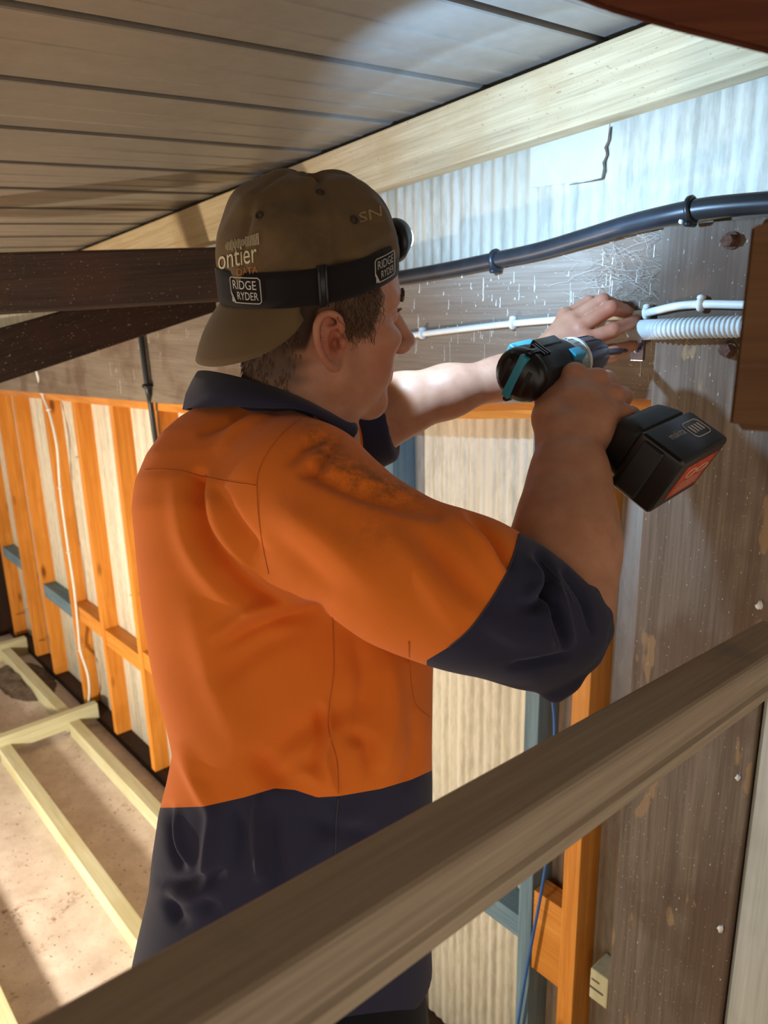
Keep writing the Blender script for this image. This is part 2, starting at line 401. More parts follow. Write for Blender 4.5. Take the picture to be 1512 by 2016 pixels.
PO = 0.055
def post_edge(u, v): return wall_hit(u, v, PO)[0]
pl = np.mean([post_edge(1305, 450), post_edge(1283, 800), post_edge(1228, 1500)]); pr = np.mean([post_edge(1470, 1480), post_edge(1432, 1980)])
ptop = wall_hit(1312, 445, PO)[1]
wbox('timber_post', pr, pl, 0.031, PO, 0.0, ptop, M_POST, bevel=0.003, long_axis=2, label='thick weathered timber post with rusty bolts beside the drill', cat='post')
wbox('grey_board', pr - 0.30, pr - 0.003, 0.005, 0.045, 0.0, ptop - 0.35, M_GREYBOARD, bevel=0.003, long_axis=2, label='pale grey painted board at the right edge behind the post', cat='board')

def prism(name, section, o, X, L, Yv, Zv, mat, **kw):
    n = len(section); V = [(t, y, z) for t in (0, L) for y, z in section]
    F = [(k, (k + 1) % n, n + (k + 1) % n, n + k) for k in range(n)] + [tuple(range(n - 1, -1, -1)), tuple(range(n, 2 * n))]
    mw = Matrix(((X[0], Yv[0], Zv[0], o[0]), (X[1], Yv[1], Zv[1], o[1]), (X[2], Yv[2], Zv[2], o[2]), (0, 0, 0, 1)))
    ob = new_obj(name, V, F, mat, None, mw, **kw)
    bm = bmesh.new(); bm.from_mesh(ob.data); bmesh.ops.recalc_face_normals(bm, faces=bm.faces); bm.to_mesh(ob.data); bm.free(); return ob
# rail across the foreground
g = norm(np.array([(2307 - CX) / FPX, (779 - CY) / FPX, 1.0])); R0 = px(800, 1757, 0.42)
def v_at(P, u):                                   # image row of the line P + t g at column u
    k = (u - CX) / FPX; t = (k * P[2] - P[0]) / (g[0] - k * g[2]); q = P + t * g; return q[1] / q[2] * FPX + CY
e_top = norm(np.cross(g, UP)); e_top = e_top if e_top[2] > 0 else -e_top       # level, away from the camera
e_dn = norm(np.cross(g, e_top)); e_dn = e_dn if e_dn[1] > 0 else -e_dn
def solve(e, u, v):
    lo, hi = 0.0, 0.3
    for _ in range(40):
        m = (lo + hi) / 2
        if (v_at(R0 + e * m, u) - v_at(R0, u)) / (v - v_at(R0, u)) < 1: lo = m
        else: hi = m
    return lo
wt, wd = solve(e_top, 800, 1600), solve(e_dn, 800, 1915)
r = 0.0045; gz = wd * 0.60
sec = [(r, 0), (wt - r, 0), (wt - r * .3, -r * .3), (wt, -r), (wt, -wd + r), (wt - r, -wd), (r * .5, -wd), (0, -wd + r * .5), (0, -gz - 0.009), (0.0035, -gz - 0.006), (0.0035, -gz), (0, -gz + 0.002), (0, -r), (r * .3, -r * .3)]
Xr, Yr, Zr = M @ g, M @ e_top, M @ (-e_dn)
rail = prism('timber_rail', sec, c2w(R0 - g * 0.95), Xr, 1.62, Yr, Zr, M_RAIL, label='weathered timber rail with a grooved face crossing the foreground', cat='rail')
rail.data.materials.append(m_wood('rail_top', '9c8c76', 'ad9d86', 'bcad96', 0.7, stain='6f7a7c', stain_amt=0.6, stain_lo=0.55, bump=0.4))  # stained top face, its colour paled to make up for weak light there
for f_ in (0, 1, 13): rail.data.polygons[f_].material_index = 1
print('RAIL', wt, wd, 'post', pl, pr, ptop)
# near timbers at the top right
def near_block(name, pts, d, dv, mat, **kw):
    P = [pw(u, v, dd) for (u, v), dd in zip(pts, d)]
    return loftpoly(name, P, M @ np.array(dv), mat, bevel=0.004, **kw)
near_block('hanging_block', [(1474, 436), (1640, 380), (1640, 860), (1428, 846)], [.46, .46, .46, .46], (.10, -.012, .07), M_REDBLK, label='brown timber block hanging close to the camera at the right edge', cat='timber')
near_block('overhead_beam', [(1110, -10), (1190, 22), (1330, 62), (1530, 112), (1750, 200), (1750, -260), (1110, -260)], [.42] * 7, (.03, -.055, .08), M_RED, label='dark red-brown beam close overhead in the top right corner', cat='beam')

# ------------------------------------------------ treated pine floor frame
ff = empty('floor_frame', wpt(3.0, 0.3, 0.0), 'pale green treated pine battens laid out as a frame on the concrete floor', 'floor frame')
def fhit(u, v, z=0.0):
    r_ = ray(u, v); P = r_ * ((z - H) / r_[2]); return float(P @ WD), float(P @ NW - W0)
bh = 0.07
o1 = fhit(135, 1690)[1]; 
a_x = fhit(60, 1478)[0]
wbox('batten', 0.9, a_x - 0.002, o1 - 0.05, o1, 0.0, bh, M_TREATED, ff)
wbox('batten', a_x + 0.04, 6.0, o1 - 0.05, o1, 0.0, bh, M_TREATED, ff)
o2 = fhit(240, 1560)[1]
wbox('batten', 0.9, a_x - 0.002, o2 - 0.05, o2, 0.0, bh, M_TREATED, ff)
wbox('batten', a_x + 0.04, wa(20, 1270) * 0 + fhit(45, 1290)[0], o2 - 0.05, o2, 0.0, bh, M_TREATED, ff)
wbox('batten', a_x, a_x + 0.04, 0.0, 1.3, bh * 0.5, bh + 0.045, M_TREATED, ff)
wbox('batten', fhit(45, 1290)[0] + 0.002, fhit(45, 1290)[0] + 0.045, 0.0, 1.3, 0.0, bh + 0.03, M_TREATED, ff)
wbox('batten', 0.9, a_x - 0.002, o1 + 0.36, o1 + 0.41, 0.0, bh, M_TREATED, ff)
print('floor', o1, o2, a_x)
# ================================================================== PERSON (distance fields meshed by surface nets)
f32 = np.float32
def smin(a, b, k):
    h = np.maximum(k - np.abs(a - b), 0) / k; return np.minimum(a, b) - h * h * k * 0.25
class Vol:
    def __init__(s, lo, hi, h):
        s.lo = np.array(lo, float); s.h = h; s.n = np.ceil((np.array(hi) - s.lo) / h).astype(int) + 1
        s.F = np.full(tuple(s.n), 1.0, f32)
    def box(s, lo, hi, pad):
        i0 = np.clip(np.floor((np.asarray(lo) - pad - s.lo) / s.h).astype(int), 0, s.n); i1 = np.clip(np.ceil((np.asarray(hi) + pad - s.lo) / s.h).astype(int) + 1, 0, s.n)
        sl = tuple(slice(a, b) for a, b in zip(i0, i1))
        P = [(s.lo[k] + s.h * np.arange(i0[k], i1[k])).astype(f32).reshape([-1 if j == k else 1 for j in range(3)]) for k in range(3)]
        return sl, P
    def apply(s, prim, k=0.01, op='u'):
        fn, lo, hi = prim; sl, P = s.box(lo, hi, k + 3 * s.h)
        A = s.F[sl]
        if A.size == 0: return
        d = fn(P)
        if op == 'u': s.F[sl] = smin(A, d, k)
        elif op == 's': s.F[sl] = -smin(-A, d, k)            # carve d out
        elif op == 'i': s.F[sl] = -smin(-A, -d, k)
    def mesh(s):
        F = s.F; S = F < 0; nx, ny, nz = F.shape
        c = np.zeros((nx - 1, ny - 1, nz - 1), np.int8)
        for i in (0, 1):
            for j in (0, 1):
                for k in (0, 1): c += S[i:nx - 1 + i, j:ny - 1 + j, k:nz - 1 + k]
        mix = (c > 0) & (c < 8); ids = np.argwhere(mix); N = len(ids)
        idx = np.full(mix.shape, -1, np.int32); idx[tuple(ids.T)] = np.arange(N)
        cor = np.array([(i, j, k) for i in (0, 1) for j in (0, 1) for k in (0, 1)])
        vals = np.stack([F[ids[:, 0] + a, ids[:, 1] + b, ids[:, 2] + e] for a, b, e in cor], 1)
        acc = np.zeros((N, 3)); cnt = np.zeros(N)
        for p in range(8):
            for q in range(p + 1, 8):
                if np.abs(cor[p] - cor[q]).sum() != 1: continue
                va, vb = vals[:, p], vals[:, q]; m = (va < 0) != (vb < 0); den = np.where(m, va - vb, 1); t = np.where(m, va / den, 0)
                acc += m[:, None] * (cor[p] + t[:, None] * (cor[q] - cor[p])); cnt += m
        V = s.lo + s.h * (ids + acc / cnt[:, None])
        quads = []
        for ax in range(3):
            o1_, o2_ = (ax + 1) % 3, (ax + 2) % 3
            sl0 = [slice(None)] * 3; sl1 = [slice(None)] * 3; sl0[ax] = slice(0, -1); sl1[ax] = slice(1, None)
            A, B = S[tuple(sl0)], S[tuple(sl1)]
            for flip, ed in ((False, A & ~B), (True, ~A & B)):
                e = np.argwhere(ed); e = e[(e[:, o1_] > 0) & (e[:, o2_] > 0) & (e[:, o1_] < F.shape[o1_] - 1) & (e[:, o2_] < F.shape[o2_] - 1)]
                if len(e) == 0: continue
                def cell(d1, d2):
                    q = e.copy(); q[:, o1_] += d1; q[:, o2_] += d2; return idx[q[:, 0], q[:, 1], q[:, 2]]
                Qd = np.stack([cell(-1, -1), cell(0, -1), cell(0, 0), cell(-1, 0)], 1)
                quads.append(Qd[:, ::-1] if flip else Qd)
        Q = np.concatenate(quads); Q = Q[(Q >= 0).all(1)]
        return V, Q
def edges_of(Q):
    E = np.concatenate([Q[:, [i, (i + 1) % Q.shape[1]]] for i in range(Q.shape[1])]); return E
def smooth(V, Q, it=2, lam=0.5):
    E = edges_of(Q); n = len(V); deg = np.bincount(E[:, 0], minlength=n) + np.bincount(E[:, 1], minlength=n)
    for _ in range(it):
        A = np.zeros_like(V)
        for k in range(3):
            A[:, k] = np.bincount(E[:, 0], V[E[:, 1], k], n) + np.bincount(E[:, 1], V[E[:, 0], k], n)
        V = V + lam * (A / np.maximum(deg, 1)[:, None] - V)
    return V
def vnormals(V, Q):
    a = V[Q[:, 2]] - V[Q[:, 0]]; b = V[Q[:, 3]] - V[Q[:, 1]] if Q.shape[1] == 4 else V[Q[:, 1]] - V[Q[:, 0]]
    fn = np.cross(a, b) if Q.shape[1] == 4 else np.cross(b, a); N = np.zeros_like(V)
    for i in range(Q.shape[1]):
        for k in range(3): N[:, k] += np.bincount(Q[:, i], fn[:, k], len(V))
    return N / np.maximum(np.linalg.norm(N, axis=1), 1e-12)[:, None]
def largest(V, Q):
    """drop stray islands"""
    lab = np.arange(len(V)); E = edges_of(Q)
    for _ in range(400):
        m = np.minimum(lab[E[:, 0]], lab[E[:, 1]]); new = lab.copy(); np.minimum.at(new, E[:, 0], m); np.minimum.at(new, E[:, 1], m); new = new[new]
        if (new == lab).all(): break
        lab = new
    big = np.bincount(lab).argmax(); keep = lab == big; mp = np.cumsum(keep) - 1
    return V[keep], mp[Q[keep[Q].all(1)]]

# primitives in camera space (metres; x right, y down, z forward)
def rcone(a, b, ra, rb):
    a = np.asarray(a, float); b = np.asarray(b, float); ba = b - a; L = max(ba @ ba, 1e-12); r = max(ra, rb)
    def fn(P):
        q = [P[k] - f32(a[k]) for k in range(3)]
        t = np.clip((q[0] * f32(ba[0]) + q[1] * f32(ba[1]) + q[2] * f32(ba[2])) / f32(L), 0, 1)
        return np.sqrt(sum((q[k] - t * f32(ba[k])) ** 2 for k in range(3))) - (f32(ra) + f32(rb - ra) * t)
    return fn, np.minimum(a, b) - r, np.maximum(a, b) + r
def ell(c, R, rad):
    c = np.asarray(c, float); R = np.asarray(R, float); rad = np.asarray(rad, float)
    def fn(P):
        q = [P[k] - f32(c[k]) for k in range(3)]
        l = [sum(f32(R[i][k]) * q[k] for k in range(3)) for i in range(3)]
        k0 = np.sqrt(sum((l[i] / f32(rad[i])) ** 2 for i in range(3))); k1 = np.sqrt(sum((l[i] / f32(rad[i] ** 2)) ** 2 for i in range(3)))
        return k0 * (k0 - 1) / np.maximum(k1, f32(1e-6))
    ex = np.sqrt(((np.asarray(R) * rad[:, None]) ** 2).sum(0))
    return fn, c - ex, c + ex
I3 = np.eye(3)
def chain(vol, pts, k=0.012, op='u'):
    for (a, ra), (b, rb) in zip(pts, pts[1:]): vol.apply(rcone(a, b, ra, rb), k, op)
def half(n, c, lo, hi):
    """half space: positive on the side n points to"""
    n = norm(n)
    def fn(P): return sum(f32(n[k]) * (P[k] - f32(c[k])) for k in range(3))
    return fn, np.asarray(lo), np.asarray(hi)

# ---------------------------------------------------------------- head frame
def rot(v, ax, an):
    ax = norm(ax); v = np.asarray(v, float); return v * math.cos(an) + np.cross(ax, v) * math.sin(an) + ax * (ax @ v) * (1 - math.cos(an))
HEAD, PITCH, ROLL = math.radians(67), math.radians(4), math.radians(8)
fF = FW * math.cos(HEAD) + RT * math.sin(HEAD); uF = UP.copy(); sF = np.cross(fF, uF)
fF, uF = rot(fF, sF, PITCH), rot(uF, sF, PITCH)
if fF @ UP < 0: raise Exception('pitch sign')
uF, sF = rot(uF, fF, ROLL), rot(sF, fF, ROLL)
EARL = 0.073
OH = px(666, 667, 0.87) - EARL * sF                 # midpoint between the ear canals
HR = np.array([fF, uF, sF])                         # rows: forward, up, his right
def hl(x, y, z): return OH + x * fF + y * uF + z * sF
def to_px(P): P = np.asarray(P); return np.stack([P[..., 0] / P[..., 2] * FPX + CX, P[..., 1] / P[..., 2] * FPX + CY], -1)

# ---------------------------------------------------------------- body: one continuous skin
body = Vol((-0.33, -0.42, 0.70), (0.45, 0.34, 1.26), 0.0021)
U = lambda p, k=0.012: body.apply(p, k)
# neck and (hidden) trunk first
NB = px(575, 905, 0.985)
U(rcone(hl(-0.035, -0.01, 0), NB, 0.056, 0.062), .01)
U(rcone(hl(0.0, -0.055, 0.0), px(640, 880, 0.95), 0.040, 0.045), .03)
SHR, SHL = px(560, 960, 0.86), px(370, 930, 1.06)
U(rcone(SHR, SHL, 0.045, 0.045), .04); U(rcone(NB, (SHR + SHL) / 2, 0.06, 0.06), .03)
U(rcone((SHR + SHL) / 2 + np.array([0.01, 0.05, 0]), px(560, 1330, 0.985), 0.08, 0.08), .05)
# head
U(ell(hl(-0.004, 0.055, 0), HR, (0.098, 0.088, 0.076)), .03)
U(ell(hl(0.043, 0.045, 0), HR, (0.056, 0.062, 0.062)), .03)
U(ell(hl(0.044, -0.024, 0), HR, (0.044, 0.066, 0.053)), .03)
for s in (-1, 1):
    U(rcone(hl(0.004, -0.052, s * 0.050), hl(0.060, -0.100, s * 0.014), 0.019, 0.018), .025)
    U(rcone(hl(0.000, -0.01, s * 0.055), hl(0.004, -0.052, s * 0.050), 0.018, 0.019), .02)
    U(ell(hl(0.048, -0.042, s * 0.040), HR, (0.032, 0.036, 0.022)), .025)          # cheek
    U(ell(hl(0.066, -0.012, s * 0.048), HR, (0.024, 0.014, 0.016)), .02)           # cheekbone
    U(rcone(hl(0.098, 0.036, s * 0.008), hl(0.080, 0.033, s * 0.048), 0.0095, 0.0085), .014)  # brow
U(ell(hl(0.066, -0.101, 0), HR, (0.019, 0.017, 0.022)), .02)
U(ell(hl(0.062, -0.060, 0), HR, (0.030, 0.028, 0.032)), .02)
for s in (-1, 1):
    body.apply(ell(hl(0.099, 0.013, s * 0.032), HR, (0.014, 0.012, 0.017)), .012, 's')
    U(ell(hl(0.0815, 0.014, s * 0.032), HR, (0.0125, 0.0125, 0.0125)), .002)
    U(rcone(hl(0.0925, 0.0205, s * 0.020), hl(0.083, 0.0185, s * 0.046), 0.0035, 0.0035), .004)   # upper lid
U(rcone(hl(0.098, 0.018, 0), hl(0.119, -0.026, 0), 0.0075, 0.0105), .012)
U(ell(hl(0.119, -0.029, 0), HR, (0.0115, 0.0105, 0.0125)), .008)
for s in (-1, 1): U(ell(hl(0.108, -0.034, s * 0.0115), HR, (0.0125, 0.0085, 0.0085)), .006)
U(rcone(hl(0.0865, -0.060, -0.018), hl(0.0905, -0.0575, 0), 0.0055, 0.007), .007); U(rcone(hl(0.0905, -0.0575, 0), hl(0.0865, -0.060, 0.018), 0.007, 0.0055), .007)
U(rcone(hl(0.0845, -0.070, -0.016), hl(0.0875, -0.0705, 0), 0.006, 0.0075), .007); U(rcone(hl(0.0875, -0.0705, 0), hl(0.0845, -0.070, 0.016), 0.0075, 0.006), .007)
# ears: dish, rim, inner fold, lobe
for s in (-1, 1):
    def e(x, y, z): return hl(-0.006 + x, y - 0.002, s * (0.072 + z))
    tl = 0.30; a1_ = fF * math.cos(tl) * 1 + uF * -math.sin(tl) * 0; nrm = norm(sF * s * 0.88 + fF * 0.42); ua = norm(uF - fF * 0.22); ua = norm(ua - (ua @ nrm) * nrm); fa = np.cross(ua, nrm)
    Re = np.array([fa, ua, nrm])
    U(ell(e(-0.006, 0.004, 0.006), Re, (0.0165, 0.029, 0.0075)), .006)
    body.apply(ell(e(-0.003, 0.002, 0.0145), Re, (0.0130, 0.0215, 0.0090)), .005, 's')
    body.apply(ell(e(0.002, -0.003, 0.008), HR, (0.0068, 0.0085, 0.011)), .004, 's')
    rim = [(0.006, 0.012, .011), (0.004, 0.025, .012), (-0.005, 0.0325, .013), (-0.016, 0.032, .0145), (-0.0235, 0.022, .0165), (-0.0245, 0.008, .017), (-0.0205, -0.008, .015), (-0.0135, -0.020, .012), (-0.006, -0.0275, .009)]
    chain(body, [(q, 0.0037) for q in spline([e(p[0] * 1.06, p[1] * 1.04, p[2] + .002) for p in rim], 3)], .0025)
    chain(body, [(e(0.0, 0.018, .0125), .0025), (e(-0.010, 0.017, .0135), .0032), (e(-0.0145, 0.006, .0135), .0034), (e(-0.0115, -0.009, .011), .003)], .0025)
    U(ell(e(-0.002, -0.0265, 0.0065), Re, (0.0085, 0.0085, 0.005)), .005)
    U(ell(e(0.009, -0.002, 0.006), HR, (0.005, 0.007, 0.006)), .005)
# right arm and hand (drill hand)
chain(body, [(SHR, .045), (px(820, 1090, .79), .05), (px(1085, 1205, .785), .046), (px(1106, 1195, .797), .046), (px(1112, 1100, .818), .0495), (px(1113, 1060, .828), .0500), (px(1118, 995, .85), .044), (px(1121, 930, .872), .0375), (px(1121, 875, .892), .0335)], .03)
WR = px(1121, 866, .893)
KN = [(1128, 741, .927), (1172, 752, .922), (1204, 783, .912), (1222, 822, .900)]
for i, (u, v, d) in enumerate(KN):
    k_ = px(u, v, d); mid = WR * .45 + k_ * .55 + np.array([0, 0, -.006])
    U(rcone(WR, mid, .026, .019), .02); U(rcone(mid, k_, .019, .0150 - .001 * (i == 3)), .012); U(ell(k_ + np.array([.002, -.003, -.005]), I3, (.0125, .0125, .0125)), .006)
U(ell(px(1140, 820, .920), I3, (.036, .036, .021)), .02)
for i, (u, v, d) in enumerate(KN):                           # fingers wrap round the grip and come back on its far side
    k_ = px(u, v, d); r_ = (.0118, .012, .0112, .0098)[i]
    if i == 0: pts = [k_, k_ + np.array([.020, -.004, .034]), k_ + np.array([.010, .004, .060]), k_ + np.array([-.010, .008, .066])]
    else: pts = [k_, k_ + np.array([.022, -.006, .032]), k_ + np.array([.006, .006, .056]), k_ + np.array([-.020, .010, .052])]
    chain(body, [(p, r_ + .0025 - .0012 * j) for j, p in enumerate(pts)], .006)
chain(body, [(px(1105, 858, .895), .023), (px(1084, 822, .908), .019), (px(1083, 782, .935), .0155), (px(1098, 752, .965), .0125), (px(1122, 742, .985), .0105)], .016)
# left arm and hand (holding the conduit saddle)
chain(body, [(SHL, .045), (px(560, 890, 1.09), .048), (px(715, 842, 1.10), .047), (px(790, 797, 1.105), .0425), (px(880, 771, 1.115), .0355), (px(985, 745, 1.13), .0285), (px(1085, 695, 1.145), .0235)], .025)
WL = px(1092, 690, 1.145)
KL = [(1156, 670, 1.115), (1141, 646, 1.125), (1124, 630, 1.140), (1112, 622, 1.160)]
for i, (u, v, d) in enumerate(KL):
    k_ = px(u, v, d); U(rcone(WL, k_, .020, .0118), .018)
    U(ell(k_ + np.array([0, 0, -.003]), I3, (.0105, .0105, .0105)), .006)
FL = [[(1156, 670, 1.115), (1207, 650, 1.105), (1240, 636, 1.125), (1258, 629, 1.145)],
      [(1141, 646, 1.125), (1203, 607, 1.110), (1228, 612, 1.140), (1246, 618, 1.165)],
      [(1124, 630, 1.140), (1187, 592, 1.125), (1214, 602, 1.160), (1232, 612, 1.185)],
      [(1112, 622, 1.160), (1160, 594, 1.160), (1190, 602, 1.185), (1210, 614, 1.200)]]
for i, fl_ in enumerate(FL):
    rr = [(.0118, .0108, .0098, .0082), (.0118, .0112, .0098, .0082), (.0112, .0105, .0092, .0078), (.0098, .009, .008, .007)][i]
    chain(body, [(px(*p), q) for p, q in zip(fl_, rr)], .0035)
chain(body, [(px(1110, 694, 1.14), .018), (px(1160, 704, 1.12), .0145), (px(1205, 694, 1.125), .0115), (px(1246, 680, 1.150), .0088)], .008)
BV, BQ = body.mesh(); BV, BQ = largest(BV, BQ); BV = smooth(BV, BQ, 1, .5)
del body

def sstep(x, a, b):
    t = np.clip((x - a) / (b - a), 0, 1); return t * t * (3 - 2 * t)
def head_local(V): return (V - OH) @ HR.T
# ---------------------------------------------------------------- folds: creases and ridges along polylines
def poly_dist(uv, pts):
    best = np.full(len(uv), 1e9); tb = np.zeros(len(uv)); pts = np.array(pts, float); L = np.concatenate([[0], np.cumsum(np.linalg.norm(np.diff(pts, axis=0), axis=1))])
    for i in range(len(pts) - 1):
        a, b = pts[i], pts[i + 1]; ba = b - a; t = np.clip(((uv - a) @ ba) / (ba @ ba), 0, 1)
        d = np.linalg.norm(uv - a - t[:, None] * ba, axis=1); m = d < best; best[m] = d[m]; tb[m] = (L[i] + t[m] * (L[i + 1] - L[i])) / L[-1]
    return best, tb
def folds(V, Q, lst, gain=1.0):
    N = vnormals(V, Q); uv = to_px(V); front = sstep(-(N * norm_rows(V)).sum(1), -0.05, 0.25)
    D = np.zeros(len(V))
    for pts, amp, w, *sharp in lst:
        P2 = np.array(spline([np.array(p, float) for p in pts], 5))
        d, t = poly_dist(uv, P2); D += gain * amp * np.exp(-(d / w) ** 2) * ((1 - t) ** .6 if sharp else np.sin(np.pi * np.clip(t * .9 + .05, 0, 1)) ** .5)
    return V + N * (D * front)[:, None]
def norm_rows(V): return V / np.linalg.norm(V, axis=1)[:, None]

# ---------------------------------------------------------------- shirt
rows = [  # v, left u, right u, depth, half thickness
    (770, 470, 560, 1.00, .035), (800, 400, 606, 1.00, .062), (830, 357, 620, 0.995, .085), (860, 326, 640, 0.99, .105), (900, 300, 665, 0.985, .125), (950, 281, 700, 0.98, .14), (1000, 276, 735, 0.975, .148),
    (1100, 284, 790, 0.97, .150), (1200, 295, 830, 0.97, .150), (1280, 308, 852, 0.97, .148), (1350, 322, 850, 0.97, .146), (1410, 338, 850, 0.97, .144), (1465, 350, 850, 0.975, .144),
    (1520, 340, 850, 0.98, .147), (1580, 324, 850, 0.985, .150), (1650, 314, 849, 0.99, .152), (1720, 307, 848, 0.995, .154), (1790, 291, 848, 1.0, .157), (1860, 275, 849, 1.005, .16), (1940, 264, 851, 1.01, .162), (2100, 240, 858, 1.02, .165)]
rows = np.array(rows, float); rY = (rows[:, 0] - CY) / FPX * rows[:, 3]
rX0 = (rows[:, 1] - CX) / FPX * rows[:, 3]; rX1 = (rows[:, 2] - CX) / FPX * rows[:, 3]
def torso(P):
    y = P[1].ravel().astype(float)
    def it(a): return np.interp(y, rY, a).astype(f32)[None, :, None]
    c, a, z, b = it((rX0 + rX1) / 2), it((rX1 - rX0) / 2), it(rows[:, 3]), it(rows[:, 4])
    q = (np.abs((P[0] - c) / a) ** f32(2.3) + np.abs((P[2] - z) / b) ** f32(2.3)) ** f32(1 / 2.3)
    d = (q - 1) * np.minimum(a, b) * f32(.9)
    top = f32(rY[0]) - P[1]; bot = P[1] - f32(rY[-2] - .026)
    return np.maximum(d, np.maximum(top, bot) + 0 * d)
SV = Vol((-0.40, -0.20, 0.66), (0.32, 0.67, 1.26), 0.0032)
SV.apply((torso, np.array([-.40, -.20, .66]), np.array([.32, .67, 1.26])), .01)
# right shoulder and sleeve
chain(SV, [(px(560, 912, .90), .045), (px(600, 965, .852), .066)], .09)
chain(SV, [(px(600, 965, .852), .068), (px(684, 1050, .803), .0655)], .05)
chain(SV, [(px(684, 1050, .803), .0655), (px(800, 1130, .775), .0670), (px(925, 1170, .768), .0680), (px(1040, 1215, .772), .066)], .045)
chain(SV, [(px(1040, 1215, .772), .066), (px(1094, 1222, .778), .057)], .02)
chain(SV, [(px(1062, 1290, .775), .034), (px(1090, 1352, .775), .011)], .03)
# left shoulder and sleeve
chain(SV, [(px(400, 905, 1.05), .060), (px(560, 885, 1.085), .062), (px(690, 852, 1.10), .055), (px(752, 842, 1.102), .050)], .04)
# right cuff opening: cut, then hollow out round the forearm
SV.apply(half((.70, -.70, .25), px(1118, 1128, .78), (.13, .00, .68), (.32, .25, .96)), .004, 'i') if False else None
def cutR(P):
    n = norm((.72, -.66, .22)); c = px(1122, 1132, .775)
    d = sum(f32(n[k]) * (P[k] - f32(c[k])) for k in range(3)); return -d
cl, ch = np.array([.135, -.02, .67]), np.array([.32, .27, .92])
SV.apply((cutR, cl, ch), .006, 's')
for a_, b_, ra, rb in ((px(1108, 1215, .79), px(1113, 1075, .822), .052, .062), (px(1060, 1200, .79), px(1108, 1215, .79), .045, .052)):
    SV.apply(rcone(a_, b_, ra, rb), .006, 's')
# rolled edge of the cuff
rim = [(1036, 1058, .835), (1085, 1082, .80), (1128, 1118, .775), (1160, 1164, .762), (1180, 1208, .765), (1183, 1240, .770), (1160, 1292, .768), (1122, 1340, .768), (1093, 1366, .770)]
chain(SV, [(px(*p), .0085) for p in rim], .012)
